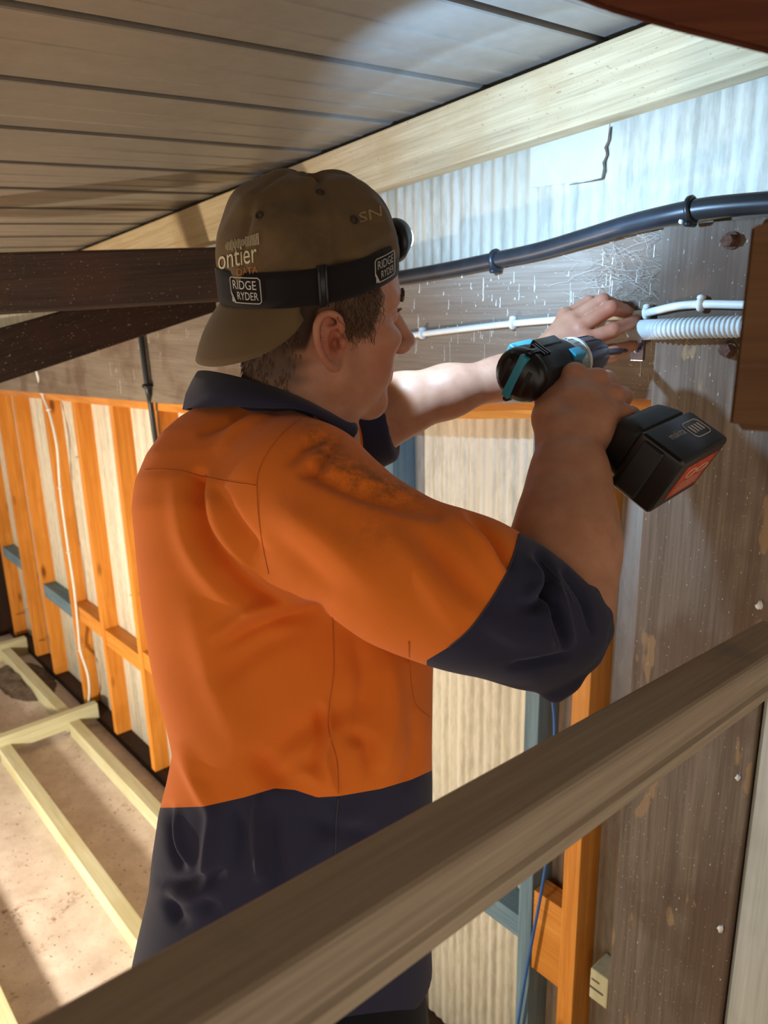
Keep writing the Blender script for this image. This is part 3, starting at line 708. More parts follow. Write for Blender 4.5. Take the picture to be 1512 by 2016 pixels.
# left cuff
def cutL(P):
    n = norm((.97, -.10, -.2)); c = px(772, 842, 1.08); return -sum(f32(n[k]) * (P[k] - f32(c[k])) for k in range(3))
SV.apply((cutL, np.array([-.02, -.20, 1.0]), np.array([.12, 0.02, 1.22])), .006, 's')
SV.apply(rcone(px(755, 822, 1.1), px(830, 785, 1.108), .044, .05), .005, 's')
VS, QS = SV.mesh(); VS, QS = largest(VS, QS); VS = smooth(VS, QS, 4, .5); del SV
FOLD = [
    ([(391, 940), (389, 985), (404, 1050), (455, 1115), (540, 1180), (640, 1196)], -.0075, 12, 1),
    ([(412, 948), (436, 1040), (490, 1110), (560, 1160)], .0030, 18),
    ([(430, 965), (468, 1030), (515, 1085)], -.003, 11),
    ([(352, 950), (372, 1070), (440, 1165), (540, 1225)], .004, 24),
    ([(452, 1262), (530, 1222), (640, 1205)], -.005, 16), ([(430, 1250), (520, 1195), (600, 1190)], .003, 14),
    ([(440, 1330), (510, 1275), (600, 1235)], -.003, 22),
    ([(610, 925), (690, 958), (770, 985), (858, 1006)], -.0065, 15), ([(640, 935), (740, 975), (840, 1003)], .003, 10),
    ([(575, 905), (600, 875), (640, 862)], -.003, 12), ([(600, 930), (640, 900), (660, 870)], -.003, 9),
    ([(560, 1010), (640, 1060), (720, 1140)], .003, 30), ([(540, 1060), (600, 1120), (650, 1160)], -.003, 24),
    ([(925, 1018), (972, 1062), (1000, 1112)], -.005, 12), ([(905, 1015), (950, 1065), (985, 1125)], .003, 14),
    ([(840, 1060), (895, 1130), (945, 1190)], -.0045, 22), ([(780, 1060), (850, 1150), (900, 1220)], .003, 26),
    ([(520, 1500), (590, 1440), (700, 1385)], -.005, 26), ([(500, 1490), (545, 1535), (590, 1520)], -.006, 20), ([(560, 1540), (600, 1520), (640, 1545)], .004, 16),
    ([(640, 1385), (652, 1430), (640, 1485), (662, 1560)], .0035, 9), ([(625, 1400), (634, 1450), (622, 1500)], -.003, 12),
    ([(690, 1450), (725, 1465), (730, 1510)], -.004, 16), ([(360, 1480), (400, 1560), (420, 1600)], .004, 16), ([(380, 1200), (420, 1330), (470, 1450)], .003, 30),
    ([(700, 1260), (720, 1350), (705, 1440)], -.003, 18), ([(770, 1300), (778, 1400), (760, 1500)], .003, 18), ([(815, 1420), (820, 1480), (800, 1540)], -.003, 14),
    ([(511, 1575), (506, 1640), (510, 1725)], .0055, 9), ([(530, 1600), (535, 1680), (560, 1760)], -.005, 22), ([(470, 1600), (478, 1640), (470, 1700)], -.003, 14),
    ([(420, 1600), (412, 1660), (400, 1730)], .0045, 12), ([(330, 1590), (338, 1660), (356, 1705)], -.005, 11), ([(345, 1600), (352, 1660), (372, 1700)], .004, 10),
    ([(318, 1735), (370, 1738), (430, 1720)], -.004, 12), ([(325, 1755), (370, 1765), (420, 1755)], .003, 14), ([(330, 1765), (345, 1800), (360, 1812)], -.0045, 13), ([(395, 1770), (420, 1790)], -.0025, 14),
    ([(620, 1610), (660, 1630), (730, 1640)], -.003, 18), ([(600, 1720), (640, 1660), (700, 1600)], .003, 22),
    ([(1060, 1090), (1082, 1140), (1062, 1188), (1030, 1194)], -.0055, 11), ([(1045, 1110), (1060, 1150), (1040, 1178)], .004, 12),
    ([(1078, 1140), (1092, 1200), (1112, 1270)], -.005, 8), ([(1095, 1150), (1108, 1200), (1125, 1260)], .004, 9), ([(1070, 1180), (1078, 1230), (1095, 1275)], .004, 10),
    ([(1010, 1312), (1060, 1306), (1120, 1290)], -.004, 7), ([(940, 1200), (1000, 1240), (1080, 1260)], .003, 26), ([(1110, 1125), (1150, 1180), (1168, 1240)], -.004, 6),
    ([(400, 850), (440, 830), (480, 815)], -.003, 10), ([(430, 880), (470, 840), (520, 815)], .0025, 12), ([(460, 815), (500, 805), (560, 808)], -.002, 8)]
VS = folds(VS, QS, FOLD, 2.5)
ns_ = rng.normal(size=(6, 3)); NN = vnormals(VS, QS)
wob = sum(np.sin(VS @ (norm(k) * s) + p) for k, s, p in zip(ns_, (22, 31, 43, 37, 55, 28), (0, 1, 2, 3, 4, 5))) / 6
VS = VS + NN * (wob * .0018)[:, None]
# split into cloth panels
def tris(Q): return np.concatenate([Q[:, [0, 1, 2]], Q[:, [0, 2, 3]]])
def split(V, N, T, s):
    """cut triangles along s = 0; returns (V, N, T) for s<0 and s>=0"""
    s = np.where(np.abs(s) < 1e-9, 1e-9, s); newV, newN = [], []; cache = {}; neg, pos = [], []
    sg = s[T] < 0; cnt = sg.sum(1)
    neg.append(T[cnt == 3]); pos.append(T[cnt == 0]); base = len(V)
    def cut(i, j):
        key = (min(i, j), max(i, j))
        if key not in cache:
            t = s[i] / (s[i] - s[j]); cache[key] = base + len(newV); newV.append(V[i] + t * (V[j] - V[i])); newN.append(N[i] + t * (N[j] - N[i]))
        return cache[key]
    ln, lp = [], []
    for tri, g_ in zip(T[(cnt == 1) | (cnt == 2)], sg[(cnt == 1) | (cnt == 2)]):
        one = g_.sum() == 1; k = int(np.argmax(g_ if one else ~g_)); a, b, c = tri[k], tri[(k + 1) % 3], tri[(k + 2) % 3]
        ab, ac = cut(a, b), cut(a, c); (ln if one else lp).append((a, ab, ac)); (lp if one else ln).extend([(ab, b, c), (ab, c, ac)])
    VV = np.concatenate([V, np.array(newV).reshape(-1, 3)]); NV = np.concatenate([N, np.array(newN).reshape(-1, 3)])
    res = []
    for base_t, extra in ((neg, ln), (pos, lp)):
        T2 = np.concatenate(base_t + [np.array(extra, int).reshape(-1, 3)]); used = np.unique(T2); mp = np.full(len(VV), -1); mp[used] = np.arange(len(used)); res.append((VV[used], NV[used], mp[T2]))
    return res
def curve_v(uv, pts):
    p = np.array(pts, float); return np.interp(uv[:, 0], p[:, 0], p[:, 1])
NS = vnormals(VS, QS); TS = tris(QS)
hemline = [(200, 1592), (342, 1590), (400, 1588), (480, 1570), (540, 1552), (580, 1555), (625, 1570), (670, 1567), (750, 1553), (810, 1535), (850, 1517), (1000, 1500)]
def sorted_s(V):
    uv = to_px(V); return curve_v(uv, hemline) - uv[:, 1]
low, upp = split(VS, NS, TS, sorted_s(VS))
def cuff_s(V):
    uv = to_px(V); p = np.array([(1060, 1000), (1022, 1050), (1005, 1110), (968, 1180), (925, 1238), (880, 1276), (840, 1300)], float)
    ub = np.interp(uv[:, 1], p[:, 1], p[:, 0]); s = ub - uv[:, 0]
    s = np.where((V[:, 2] > .885) | (uv[:, 0] < 830) | (uv[:, 1] > 1420), 200.0, s); return s
cufR, upp = split(*upp, cuff_s(upp[0]))
def cuffl_s(V):
    uv = to_px(V); s = (703 + 12 * np.sin((uv[:, 1] - 820) / 40)) - uv[:, 0]; return np.where((V[:, 2] < 1.02) | (V[:, 1] > .0), 200.0, s)
cufL, upp = split(*upp, cuffl_s(upp[0]))

# ---------------------------------------------------------------- cloth and skin materials
def mat_cloth(name, c, rough=0.85, weave=900, dirt=None, var=0.08):
    t = NT(name); v = t.coord((1, 1, 1), rand=False); w_ = t.noise(v, weave, 2); b_ = t.noise(v, 9, 4)
    a = lin(c); d = tuple(x * (1 - var) for x in a[:3]) + (1,); e_ = tuple(min(1, x * (1 + var)) for x in a[:3]) + (1,)
    col = t.ramp(b_, [(.3, d), (.7, e_)])
    col = t.mix(0.25, col, t.ramp(w_, [(.3, d), (.7, e_)]))
    if dirt:
        at = t.n('ShaderNodeAttribute', attribute_name='dirt'); sp = t.noise(v, 55, 5, .7); mu = t.n('ShaderNodeMath', operation='MULTIPLY')
        t.l(at.outputs['Fac'], mu.inputs[0]); t.l(t.mask(sp, .38, .62), mu.inputs[1]); col = t.mix(mu.outputs[0], col, lin(dirt))
    t.bump(t.mix(.4, w_, b_), .12, .001); m = t.out(col, rough, spec=.15)
    t.b.inputs['Sheen Weight'].default_value = .12; t.b.inputs['Sheen Roughness'].default_value = .5; return m
M_SHIRT = mat_cloth('orange_work_cotton', 'e87a29', dirt='5a4326')
M_NAVY = mat_cloth('navy_cotton', '303147')
M_TROUS = mat_cloth('dark_trouser_cloth', '191a22')
M_CAP = mat_cloth('olive_cap_cotton', '64523a', dirt='2e2418')
def mat_skin():
    t = NT('skin'); v = t.coord(rand=False); at = t.n('ShaderNodeAttribute', attribute_name='flush'); ha = t.n('ShaderNodeAttribute', attribute_name='hairy')
    n1 = t.noise(v, 45, 4); n2 = t.noise(v, 420, 2)
    col = t.ramp(n1, [(.3, lin('b07c60')), (.7, lin('c08d70'))])
    col = t.mix(at.outputs['Fac'], col, lin('a8553f')); col = t.mix(ha.outputs['Fac'], col, lin('3d2a1d'))
    t.bump(n2, .10, .0008); m = t.out(col, .48, spec=.4)
    t.b.inputs['Subsurface Weight'].default_value = .12; t.b.inputs['Subsurface Radius'].default_value = (.012, .005, .003); t.b.inputs['Subsurface Scale'].default_value = .6
    return m
M_SKIN = mat_skin()
M_HAIR = m_plain('brown_hair', '604631', 0.45, var=.35, scale=150)
M_STRAP = mat_cloth('black_strap_webbing', '1c191a', weave=1400)
M_THREAD = m_plain('orange_thread', 'c4631c', 0.8)
M_THREAD2 = m_plain('navy_thread', '3c3b4c', 0.8)

def tri_obj(name, vnT, mat, parent, label=None, dirt=None):
    V, N, T = vnT; Wd = c2w(V); me = bpy.data.meshes.new(name)
    me.vertices.add(len(V)); me.vertices.foreach_set('co', Wd.astype(f32).ravel()); n = T.shape[1]
    me.loops.add(T.size); me.loops.foreach_set('vertex_index', T.ravel().astype(np.int32)); me.polygons.add(len(T)); me.polygons.foreach_set('loop_start', np.arange(0, T.size, n, dtype=np.int32))
    me.update(calc_edges=True); me.validate(); me.polygons.foreach_set('use_smooth', np.ones(len(me.polygons), bool))
    if N is not None and len(me.vertices) == len(V):
        Nn = (N @ M.T); Nn /= np.maximum(np.linalg.norm(Nn, axis=1), 1e-9)[:, None]; me.normals_split_custom_set_from_vertices(Nn.tolist())
    if dirt is not None: me.attributes.new('dirt', 'FLOAT', 'POINT').data.foreach_set('value', dirt.astype(f32))
    return link(name, me, mat, parent, label=label)
person = empty('person', c2w(px(560, 1900, 1.0)) * np.array([1, 1, 0]), 'person in orange and navy work shirt and backwards cap, drilling into the wall', 'person')
Wb = c2w(BV); me = bpy.data.meshes.new('body')
me.vertices.add(len(Wb)); me.vertices.foreach_set('co', Wb.astype(f32).ravel()); me.loops.add(BQ.size); me.loops.foreach_set('vertex_index', BQ.ravel().astype(np.int32))
me.polygons.add(len(BQ)); me.polygons.foreach_set('loop_start', np.arange(0, BQ.size, 4, dtype=np.int32)); me.update(calc_edges=True); me.polygons.foreach_set('use_smooth', np.ones(len(BQ), bool))
hlv = head_local(BV); uvb = to_px(BV)
ear = np.exp(-(((hlv[:, 0] + .012) / .024) ** 2 + ((hlv[:, 1] - .003) / .034) ** 2)) * (np.abs(hlv[:, 2]) > .068)
lips = np.exp(-(((hlv[:, 1] + .064) / .009) ** 2 + (hlv[:, 2] / .02) ** 2)) * (hlv[:, 0] > .09)
nose = np.exp(-(((hlv[:, 1] + .03) / .02) ** 2 + (hlv[:, 2] / .02) ** 2)) * (hlv[:, 0] > .1)
cheek = np.exp(-(((hlv[:, 0] - .06) / .03) ** 2 + ((hlv[:, 1] + .03) / .035) ** 2)) * .35
kn = np.zeros(len(BV))
for u, v, d in KL + KN + [f_[1] for f_ in FL]: kn = np.maximum(kn, np.exp(-((np.linalg.norm(BV - px(u, v, d), axis=1)) / .016) ** 2) * .45)
flush = np.clip(.75 * ear + .7 * lips + .45 * nose + cheek + kn, 0, .85)
# short stubble of the hairline: a property of the scalp itself
hx_, hy_, hz_ = hlv.T
scalp = sstep(-(hx_ - .058 - .25 * np.minimum(hy_ - .05, .02)), 0, .012) * sstep(hy_ + .05 * sstep(-(hx_ + .018), 0, .02), .028, .045)
back = sstep(-(hx_ + .022 + .004 * np.sin(hy_ * 300)), 0, .035) * sstep(hy_, -.078, -.035)
side = sstep(-(np.abs(hx_ - .032) - .022), 0, .008) * sstep(hy_, .012, .03)
hairy = np.clip(np.maximum(np.maximum(scalp, back * .9), side * .8), 0, 1) * (hlv[:, 0] < .09) * (np.abs(hz_) < .0785) * (BV[:, 1] < -.13)
me.attributes.new('flush', 'FLOAT', 'POINT').data.foreach_set('value', flush.astype(f32)); me.attributes.new('hairy', 'FLOAT', 'POINT').data.foreach_set('value', hairy.astype(f32))
body_o = link('body', me, M_SKIN, person)
def blob(uv, u, v, su, sv, ang=0):
    a = math.radians(ang); x = (uv[:, 0] - u) * math.cos(a) + (uv[:, 1] - v) * math.sin(a); y = -(uv[:, 0] - u) * math.sin(a) + (uv[:, 1] - v) * math.cos(a); return np.exp(-((x / su) ** 2 + (y / sv) ** 2))
uvu = to_px(upp[0]); dirt = np.clip(.75 * blob(uvu, 690, 935, 85, 38, 28) + .55 * blob(uvu, 630, 870, 40, 28, 30) + .6 * blob(uvu, 790, 970, 60, 25, 25) + .25 * blob(uvu, 730, 1050, 60, 40, 20) + .3 * blob(uvu, 590, 820, 40, 14, 20), 0, .8)
shirt = tri_obj('shirt', upp, M_SHIRT, person, 'orange upper of the work shirt with dirt on the sleeve', dirt)
hem = tri_obj('lower_panel', low, M_NAVY, shirt, 'navy lower half of the shirt')
cr = tri_obj('cuff', cufR, M_NAVY, shirt, 'rolled navy cuff'); cl_ = tri_obj('cuff', cufL, M_NAVY, shirt, 'rolled navy cuff')
# drape points of the picture onto a surface already built
BVH = {}
def bvh_of(V, T): return BVHTree.FromPolygons([Vector(p) for p in V], [tuple(map(int, t)) for t in T])
def hitter(V, T):
    b = bvh_of(V, T)
    def hit(u, v, lift=0.0):
        d = Vector(norm([(u - CX) / FPX, (v - CY) / FPX, 1.0])); loc, n, i, dist = b.ray_cast(Vector((0, 0, 0)), d)
        if loc is None: return None
        n = np.array(n); n = -n if n @ np.array(d) > 0 else n
        return np.array(loc) + lift * n
    return hit
hit_shirt = hitter(VS, TS)
def seam(name, pts, r, mat, parent, hit, lift=.0004, m=6):
    P = [hit(u, v, lift) for u, v in spline([np.array(p, float) for p in pts], m)]; P = [p for p in P if p is not None]
    return tube(name, [c2w(p) for p in P], r, mat, parent, n=6)
for s_ in ([(284, 926), (340, 925), (400, 938), (460, 950), (505, 956)], [(592, 826), (560, 850), (528, 890), (508, 935), (507, 985), (515, 1060), (529, 1130)],
           [(655, 1215), (657, 1320), (648, 1390), (648, 1440), (664, 1500), (666, 1562)], [(805, 1262), (808, 1330), (818, 1385), (846, 1412)]):
    seam('seam', s_, .0007, M_THREAD, shirt, hit_shirt, .0001)
seam('seam', [(1022, 1052), (1005, 1110), (968, 1180), (925, 1238), (884, 1274)], .0010, M_THREAD2, shirt, hit_shirt)
seam('seam', [(666, 1570), (662, 1620), (660, 1680)], .0009, M_THREAD2, shirt, hit_shirt)
seam('seam', [(1068, 1108), (1090, 1130), (1112, 1155), (1128, 1185)], .0007, M_THREAD2, shirt, hit_shirt)

# collar: stand-up band folded over, open at the front
def collar():
    top_ = [(700, 842, .935), (640, 815, .905), (600, 795, .892), (540, 770, .89), (470, 750, .905), (415, 738, .945), (392, 738, 1.0), (398, 745, 1.06), (450, 760, 1.10), (540, 780, 1.11), (620, 810, 1.08)]
    low_ = [(690, 862, .925), (632, 822, .888), (585, 803, .872), (530, 801, .862), (460, 798, .875), (400, 800, .915), (368, 802, .985), (376, 806, 1.07), (440, 815, 1.13), (540, 830, 1.14), (640, 850, 1.10)]
    T_ = [np.asarray(p) for p in spline([px(*p) for p in top_], 8)]; L_ = [np.asarray(p) for p in spline([px(*p) for p in low_], 8)]
    cen = px(545, 800, 1.0); V, F = [], []; prof = 8
    for t, l in zip(T_, L_):
        out = norm((l - cen) * np.array([1, 0, 1])); inn = t - out * .008 + np.array([0, .045, 0])
        ring = [inn, inn * .4 + t * .6 - out * .003, t - out * .004 + np.array([0, -.001, 0]), t + np.array([0, -.0025, 0]) + out * .001, t * .75 + l * .25 + out * .004, t * .4 + l * .6 + out * .005, l + out * .003, l - out * .001 + np.array([0, -.001, 0])]
        V += ring
    n = len(T_)
    for i in range(n - 1):
        for k in range(prof - 1): F.append((i * prof + k, i * prof + k + 1, (i + 1) * prof + k + 1, (i + 1) * prof + k))
    o = new_obj('collar', [c2w(v) for v in V], F, M_NAVY, shirt, None, True, label='navy collar'); sm = o.modifiers.new('cloth', 'SOLIDIFY'); sm.thickness = .0025; return o
collar()

# ---------------------------------------------------------------- trousers and boots
TV = Vol((-.42, .50, .70), (.30, 1.75, 1.75), .008)
hipc = px(622, 1990, .985); side = norm(sF - (sF @ DOWN) * DOWN) ; fwd = norm(np.cross(UP, side)) ; fwd = fwd if fwd[0] > 0 else -fwd
zf = lambda p: (c2w(p)[2])
hr_, hL_ = hipc + side * .085 + DOWN * .03, hipc - side * .085 + DOWN * .03
TV.apply(ell(hipc + DOWN * .0, np.array([fwd, UP, side]), (.142, .15, .165)), .04)
feet = []
for p, fo in ((hr_, .02), (hL_, .10)):
    hz = zf(p); kneep = p + DOWN * (hz * .47) + fwd * (.03 + fo * .5); ank = p + DOWN * (hz - .10) + fwd * fo
    chain(TV, [(p, .095), (kneep, .068), (ank, .055)], .03); feet.append(ank)
TVv, TQ = TV.mesh(); TVv, TQ = largest(TVv, TQ); TVv = smooth(TVv, TQ, 3)
tri_obj('trousers', (TVv, vnormals(TVv, TQ), TQ), M_TROUS, person, 'dark work trousers')
M_BOOT = m_plain('boot_leather', '5a4632', 0.6, bump=.2)
for ank in feet:
    BO = Vol(ank + np.array([-.30, -.15, -.30]), ank + np.array([.30, .30, .30]), .006)
    g0 = ank + DOWN * (zf(ank) - .045)
    BO.apply(rcone(ank, g0 - fwd * .01, .05, .044), .02); BO.apply(rcone(g0 - fwd * .02, g0 + fwd * .17, .043, .040), .02)
    bv, bq = BO.mesh(); bv = smooth(bv, bq, 2); bw = c2w(bv); low_z = bw[:, 2].min(); bw[:, 2] = np.maximum(bw[:, 2], .0)
    bt = tri_obj('boot', (bv, None, bq), M_BOOT, person)
    bt.data.vertices.foreach_set('co', bw.astype(f32).ravel())

# ---------------------------------------------------------------- cap (worn backwards)
CV = Vol(OH + np.array([-.24, -.36, -.24]), OH + np.array([.24, .16, .26]), .0028)
capc = (-.006, .072, 0)
CV.apply(ell(hl(*capc), HR, (.101, .098, .091)), .01)
CV.apply(ell(hl(.034, .106, .010), HR, (.050, .056, .060)), .05); CV.apply(ell(hl(-.046, .107, .010), HR, (.050, .056, .060)), .05)
bandn = norm(np.array([-.10, 1.0, 0.0]))                       # plane of the head strap in the head frame
def band_y(x): return .073 + .115 * x
cb = hl(0, band_y(0) - .006, 0); nb = fF * bandn[0] + uF * bandn[1]
def below(P): return sum(f32(nb[k]) * (P[k] - f32(cb[k])) for k in range(3))
CV.apply((below, OH - .3, OH + .3), .003, 's')
VC, QC = CV.mesh(); VC, QC = largest(VC, QC); VC = smooth(VC, QC, 3)
lc = head_local(VC); NC = vnormals(VC, QC)
D_ = np.zeros(len(VC)); az = np.arctan2(lc[:, 2], lc[:, 0]); rr_ = np.linalg.norm(lc[:, [0, 2]] , axis=1)
for k in range(6):                                             # six panel seams
    a_ = math.radians(60 * k + 30 * 0 + 90); dd = np.abs((az - a_ + math.pi) % (2 * math.pi) - math.pi) * np.maximum(rr_, .01); D_ -= .0028 * np.exp(-(dd / .006) ** 2) * (lc[:, 1] > .02)
D_ += .0016 * np.sin(lc[:, 0] * 95 + lc[:, 1] * 60) + .0012 * np.sin(lc[:, 2] * 130 - lc[:, 1] * 70 + 1)
VC = VC + NC * D_[:, None]
VC = folds(VC, QC, [([(600, 342), (608, 372), (600, 420)], -.013, 26), ([(640, 440), (600, 500), (560, 545)], -.007, 22), ([(560, 360), (520, 410), (470, 440)], -.003, 18), ([(680, 400), (720, 430), (760, 440)], -.003, 10), ([(700, 500), (740, 470), (770, 455)], .004, 12), ([(715, 520), (760, 490)], -.004, 9), ([(730, 390), (755, 420), (765, 460)], .003, 8), ([(640, 540), (690, 520), (720, 525)], -.004, 12)])
NC = vnormals(VC, QC); uvc = to_px(VC); dc = np.clip(.35 * blob(uvc, 620, 470, 70, 60) + .3 * blob(uvc, 520, 400, 60, 40), 0, .5)
cap = tri_obj('cap', (VC, NC, QC), M_CAP, person, 'faded olive brown baseball cap worn backwards', dc)
hit_cap = hitter(VC, tris(QC))
def strip_obj(name, rings, mat, parent, thick=.0, smooth_=True, **kw):
    n = len(rings[0]); V = [c2w(p) for r_ in rings for p in r_]; F = [(i * n + k, i * n + k + 1, (i + 1) * n + k + 1, (i + 1) * n + k) for i in range(len(rings) - 1) for k in range(n - 1)]
    o = new_obj(name, V, F, mat, parent, None, smooth_, **kw)
    if thick: m_ = o.modifiers.new('thickness', 'SOLIDIFY'); m_.thickness = thick; m_.offset = 0
    return o
# brim
rings = []
for i in range(41):
    ph = math.radians(-72 + 144 * i / 40); c_, s_ = math.cos(ph), math.sin(ph); L = .079 * max(math.cos(ph * 1.22), 0) ** .38 + .002
    b0 = np.array([-.008 - .0985 * c_, 0, .0885 * s_]); b0[1] = band_y(b0[0]) - .017
    dr = norm(np.array([-.50 * c_ ** .7, -.80, .20 * s_])); row = []
    for j in range(9):
        t = j / 8; row.append(hl(*(b0 + dr * L * t + np.array([-.006 * math.sin(math.pi * t), .0, 0.0]))))
    rings.append(row)
strip_obj('brim', rings, M_CAP, cap, .004, label='curved cap brim hanging over the neck')
M_EYE = m_plain('dark_eyelet', '33281b', .8); M_EMB = m_plain('cream_embroidery', 'c9bd9e', .8, bump=.3, scale=400); M_EMBO = m_plain('orange_embroidery', 'a8642f', .8, bump=.3, scale=400)
for (u, v) in ((511, 425), (630, 379), (697, 433)):
    c_ = hit_cap(u, v); n_ = norm(c_ - hl(*capc)); x_ = norm(np.cross(n_, uF)); y_ = np.cross(n_, x_)
    tube('eyelet', [c2w(c_ + n_ * .0005 + .0038 * (math.cos(t) * x_ + math.sin(t) * y_)) for t in np.linspace(0, 2 * math.pi, 17)], .0014, M_EYE, cap, n=6)

# ---------------------------------------------------------------- lettering helper: font outline laid on a surface
def text_mesh(txt, size=1.0):
    cu = bpy.data.curves.new('txt', 'FONT'); cu.body = txt; cu.size = size; cu.resolution_u = 3; ob = bpy.data.objects.new('txt', cu); COL.objects.link(ob)
    dg = bpy.context.evaluated_depsgraph_get(); me = bpy.data.meshes.new_from_object(ob.evaluated_get(dg)); bpy.data.objects.remove(ob)
    bm = bmesh.new(); bm.from_mesh(me); bpy.data.meshes.remove(me); bmesh.ops.remove_doubles(bm, verts=bm.verts, dist=1e-5)
    bmesh.ops.triangulate(bm, faces=bm.faces)
    V = np.array([v.co[:] for v in bm.verts]); F = [[v.index for v in f.verts] for f in bm.faces]; bm.free()
    V[:, 0] -= V[:, 0].min(); return V[:, :2], F
def lay(name, V2, F, fn, mat, parent, **kw):
    P = [fn(x, y) for x, y in V2]; ok = [p is not None for p in P]
    F = [f for f in F if all(ok[i] for i in f)]; P = [c2w(p) if p is not None else (0, 0, 0) for p in P]
    return new_obj(name, P, F, mat, parent, **kw)
def quad_lay(c00, c10, c01, hit, lift):
    """map unit text box (x right, y up) to picture corners on a surface"""
    c00, c10, c01 = map(lambda p: np.array(p, float), (c00, c10, c01))
    def fn(x, y): p = c00 + (c10 - c00) * x + (c01 - c00) * y; return hit(p[0], p[1], lift)
    return fn
def text_on(name, txt, c00, c10, c01, hit, mat, parent, lift=.0009, bold=0.0, **kw):
    V2, F = text_mesh(txt); V2 = V2 / np.array([V2[:, 0].max(), max(V2[:, 1].max(), .7)]); return lay(name, V2, F, quad_lay(c00, c10, c01, hit, lift), mat, parent, **kw)
text_on('embroidered_lettering', 'ontier', (432, 531), (507, 515), (430, 492), hit_cap, M_EMB, cap, .0012)
text_on('embroidered_lettering', 'DATA', (468, 542), (508, 536), (467, 529), hit_cap, M_EMBO, cap, .0012)
bars = []
for i in range(22):
    u = 446 + i * 3.0; h_ = (3 + 7 * abs(math.sin(i * 1.3)) * math.exp(-((i - 5) / 5) ** 2) + (2 + .3 * i if i > 12 else 2)); vc = 486 - i * .75
    P = [hit_cap(u, vc - h_, .001), hit_cap(u + 1, vc + h_, .001)]
    if P[0] is not None and P[1] is not None: bars.append(tube_data([c2w(p) for p in P], .00042, 5))
V, F = merge(bars); new_obj('embroidered_sound_wave', V, F, M_EMB, cap)
for (txt, a_, b_, c_) in (('SN', (708, 440), (752, 425), (705, 420)),): text_on('embroidered_lettering', txt, a_, b_, c_, hit_cap, m_plain('tan_embroidery', '8f7c58', .8), cap, .001)

# ---------------------------------------------------------------- headlamp
lamp = empty('headlamp', c2w(hl(.12, band_y(.12), 0)), 'black elastic headlamp strapped round the cap with its lamp at the forehead', 'headlamp')
SA, SC_ = .1085, .0965
def strap_pt(th, h_, lift=0.0):
    x, z = (SA + lift) * math.cos(th), (SC_ + lift) * math.sin(th); y = band_y(x) - .004 + h_ + .004 * math.cos(2 * th); return hl(x - .006, y, z)
rings = [[strap_pt(th, h_) for h_ in (-.019, -.010, 0, .010, .019)] for th in np.linspace(0, 2 * math.pi, 97)]
strap = strip_obj('strap', rings, M_STRAP, lamp, .0022, label='black elastic head strap')
th0 = math.radians(99)
rings = [[strap_pt(th, h_, .002) for h_ in (-.0215, 0, .0215)] for th in np.linspace(th0 - .045, th0 + .045, 5)]
strip_obj('buckle', rings, M_BLACKPL, lamp, .004, label='black plastic slide buckle')
for dth in (-.035, .035): tube('buckle_bar', [c2w(strap_pt(th0 + dth, h_, .0042)) for h_ in np.linspace(-.022, .022, 5)], .0016, M_BLACKPL, lamp, n=6)
M_LOGO = m_plain('grey_print', 'b9b3a8', .7)
def strap_fn(th, s, w_, h_):
    def fn(x, y): return strap_pt(th - (x - .5) * w_ * s / .11, (y - .5) * h_, .0024)
    return fn
for th, s in ((math.radians(147), 1.0), (math.radians(53), .95)):
    w_, h_ = .045 * s, .027 * s; fn = strap_fn(th, 1.0, w_, h_)
    parts = []
    outl = [(.12, 0), (.94, 0), (1, .08), (1, .92), (.94, 1), (.06, 1), (0, .92), (0, .35)]
    pts = []
    for p, q in zip(outl, outl[1:] + outl[:1]):
        for t in np.linspace(0, 1, 7)[:-1]: pts.append((p[0] + (q[0] - p[0]) * t, p[1] + (q[1] - p[1]) * t))
    V, F = tube_data([c2w(fn(*p)) for p in pts], .0006, 5, closed=True); parts.append((V, F))
    for txt, (x0, y0, x1, y1) in (('RIDGE', (.10, .54, .88, .88)), ('RYDER', (.24, .13, .92, .43))):
        V2, F2 = text_mesh(txt); V2 = V2 / V2.max(0); parts.append(([c2w(fn(x0 + (x1 - x0) * x, y0 + (y1 - y0) * y)) for x, y in V2], F2))
    tri_ = [(0.02, .42), (.02, .02), (.17, .02)]; parts.append(([c2w(fn(*p)) for p in tri_], [(0, 1, 2)]))
    V, F = merge(parts); new_obj('printed_logo', V, F, M_LOGO, strap)
# lamp housing on the forehead
hb = .108; HC = hl(hb, band_y(hb) + .012, .0)
HV = Vol(HC - .06, HC + .06, .0022)
HV.apply(ell(hl(hb, band_y(hb) + .010, 0), HR, (.012, .026, .032)), .004); HV.apply(ell(hl(hb + .006, band_y(hb) + .014, 0), HR, (.013, .020, .024)), .006)
hv, hq = HV.mesh(); tri_obj('lamp_housing', (hv, vnormals(hv, hq), hq), M_BLACKPL, lamp, 'black plastic lamp housing')
LP = hl(hb + .0215, band_y(hb) + .012, 0); ldir = norm(px(1235, 560, 1.2) - LP)
tl = NT('lamp_lens'); tl.b.inputs['Emission Color'].default_value = (.8, .9, 1, 1); tl.b.inputs['Emission Strength'].default_value = 6; M_LENS = tl.out((.8, .85, .9, 1), .1)
x_ = norm(np.cross(fF, uF)); y_ = np.cross(fF, x_)
new_obj('lens', [c2w(hl(hb + .0202, band_y(hb) + .012, 0) + .010 * (math.cos(t) * x_ + math.sin(t) * y_)) for t in np.linspace(0, 2 * math.pi, 20)[:-1]], [tuple(range(19))], M_LENS, lamp)
LW = c2w(LP + fF * .004); LAX = norm([.606, .011, .796])
print('LAMP px', to_px(LP), 'dir', ldir, fF)
BT = c2w(px(1090, 180, 1.2))
sp0 = add_light('headlamp_hotspot', 'SPOT', LW, 15.0, (.33, .60, 1.0), target=BT, spot_size=math.radians(104), spot_blend=.5, shadow_soft_size=.006)
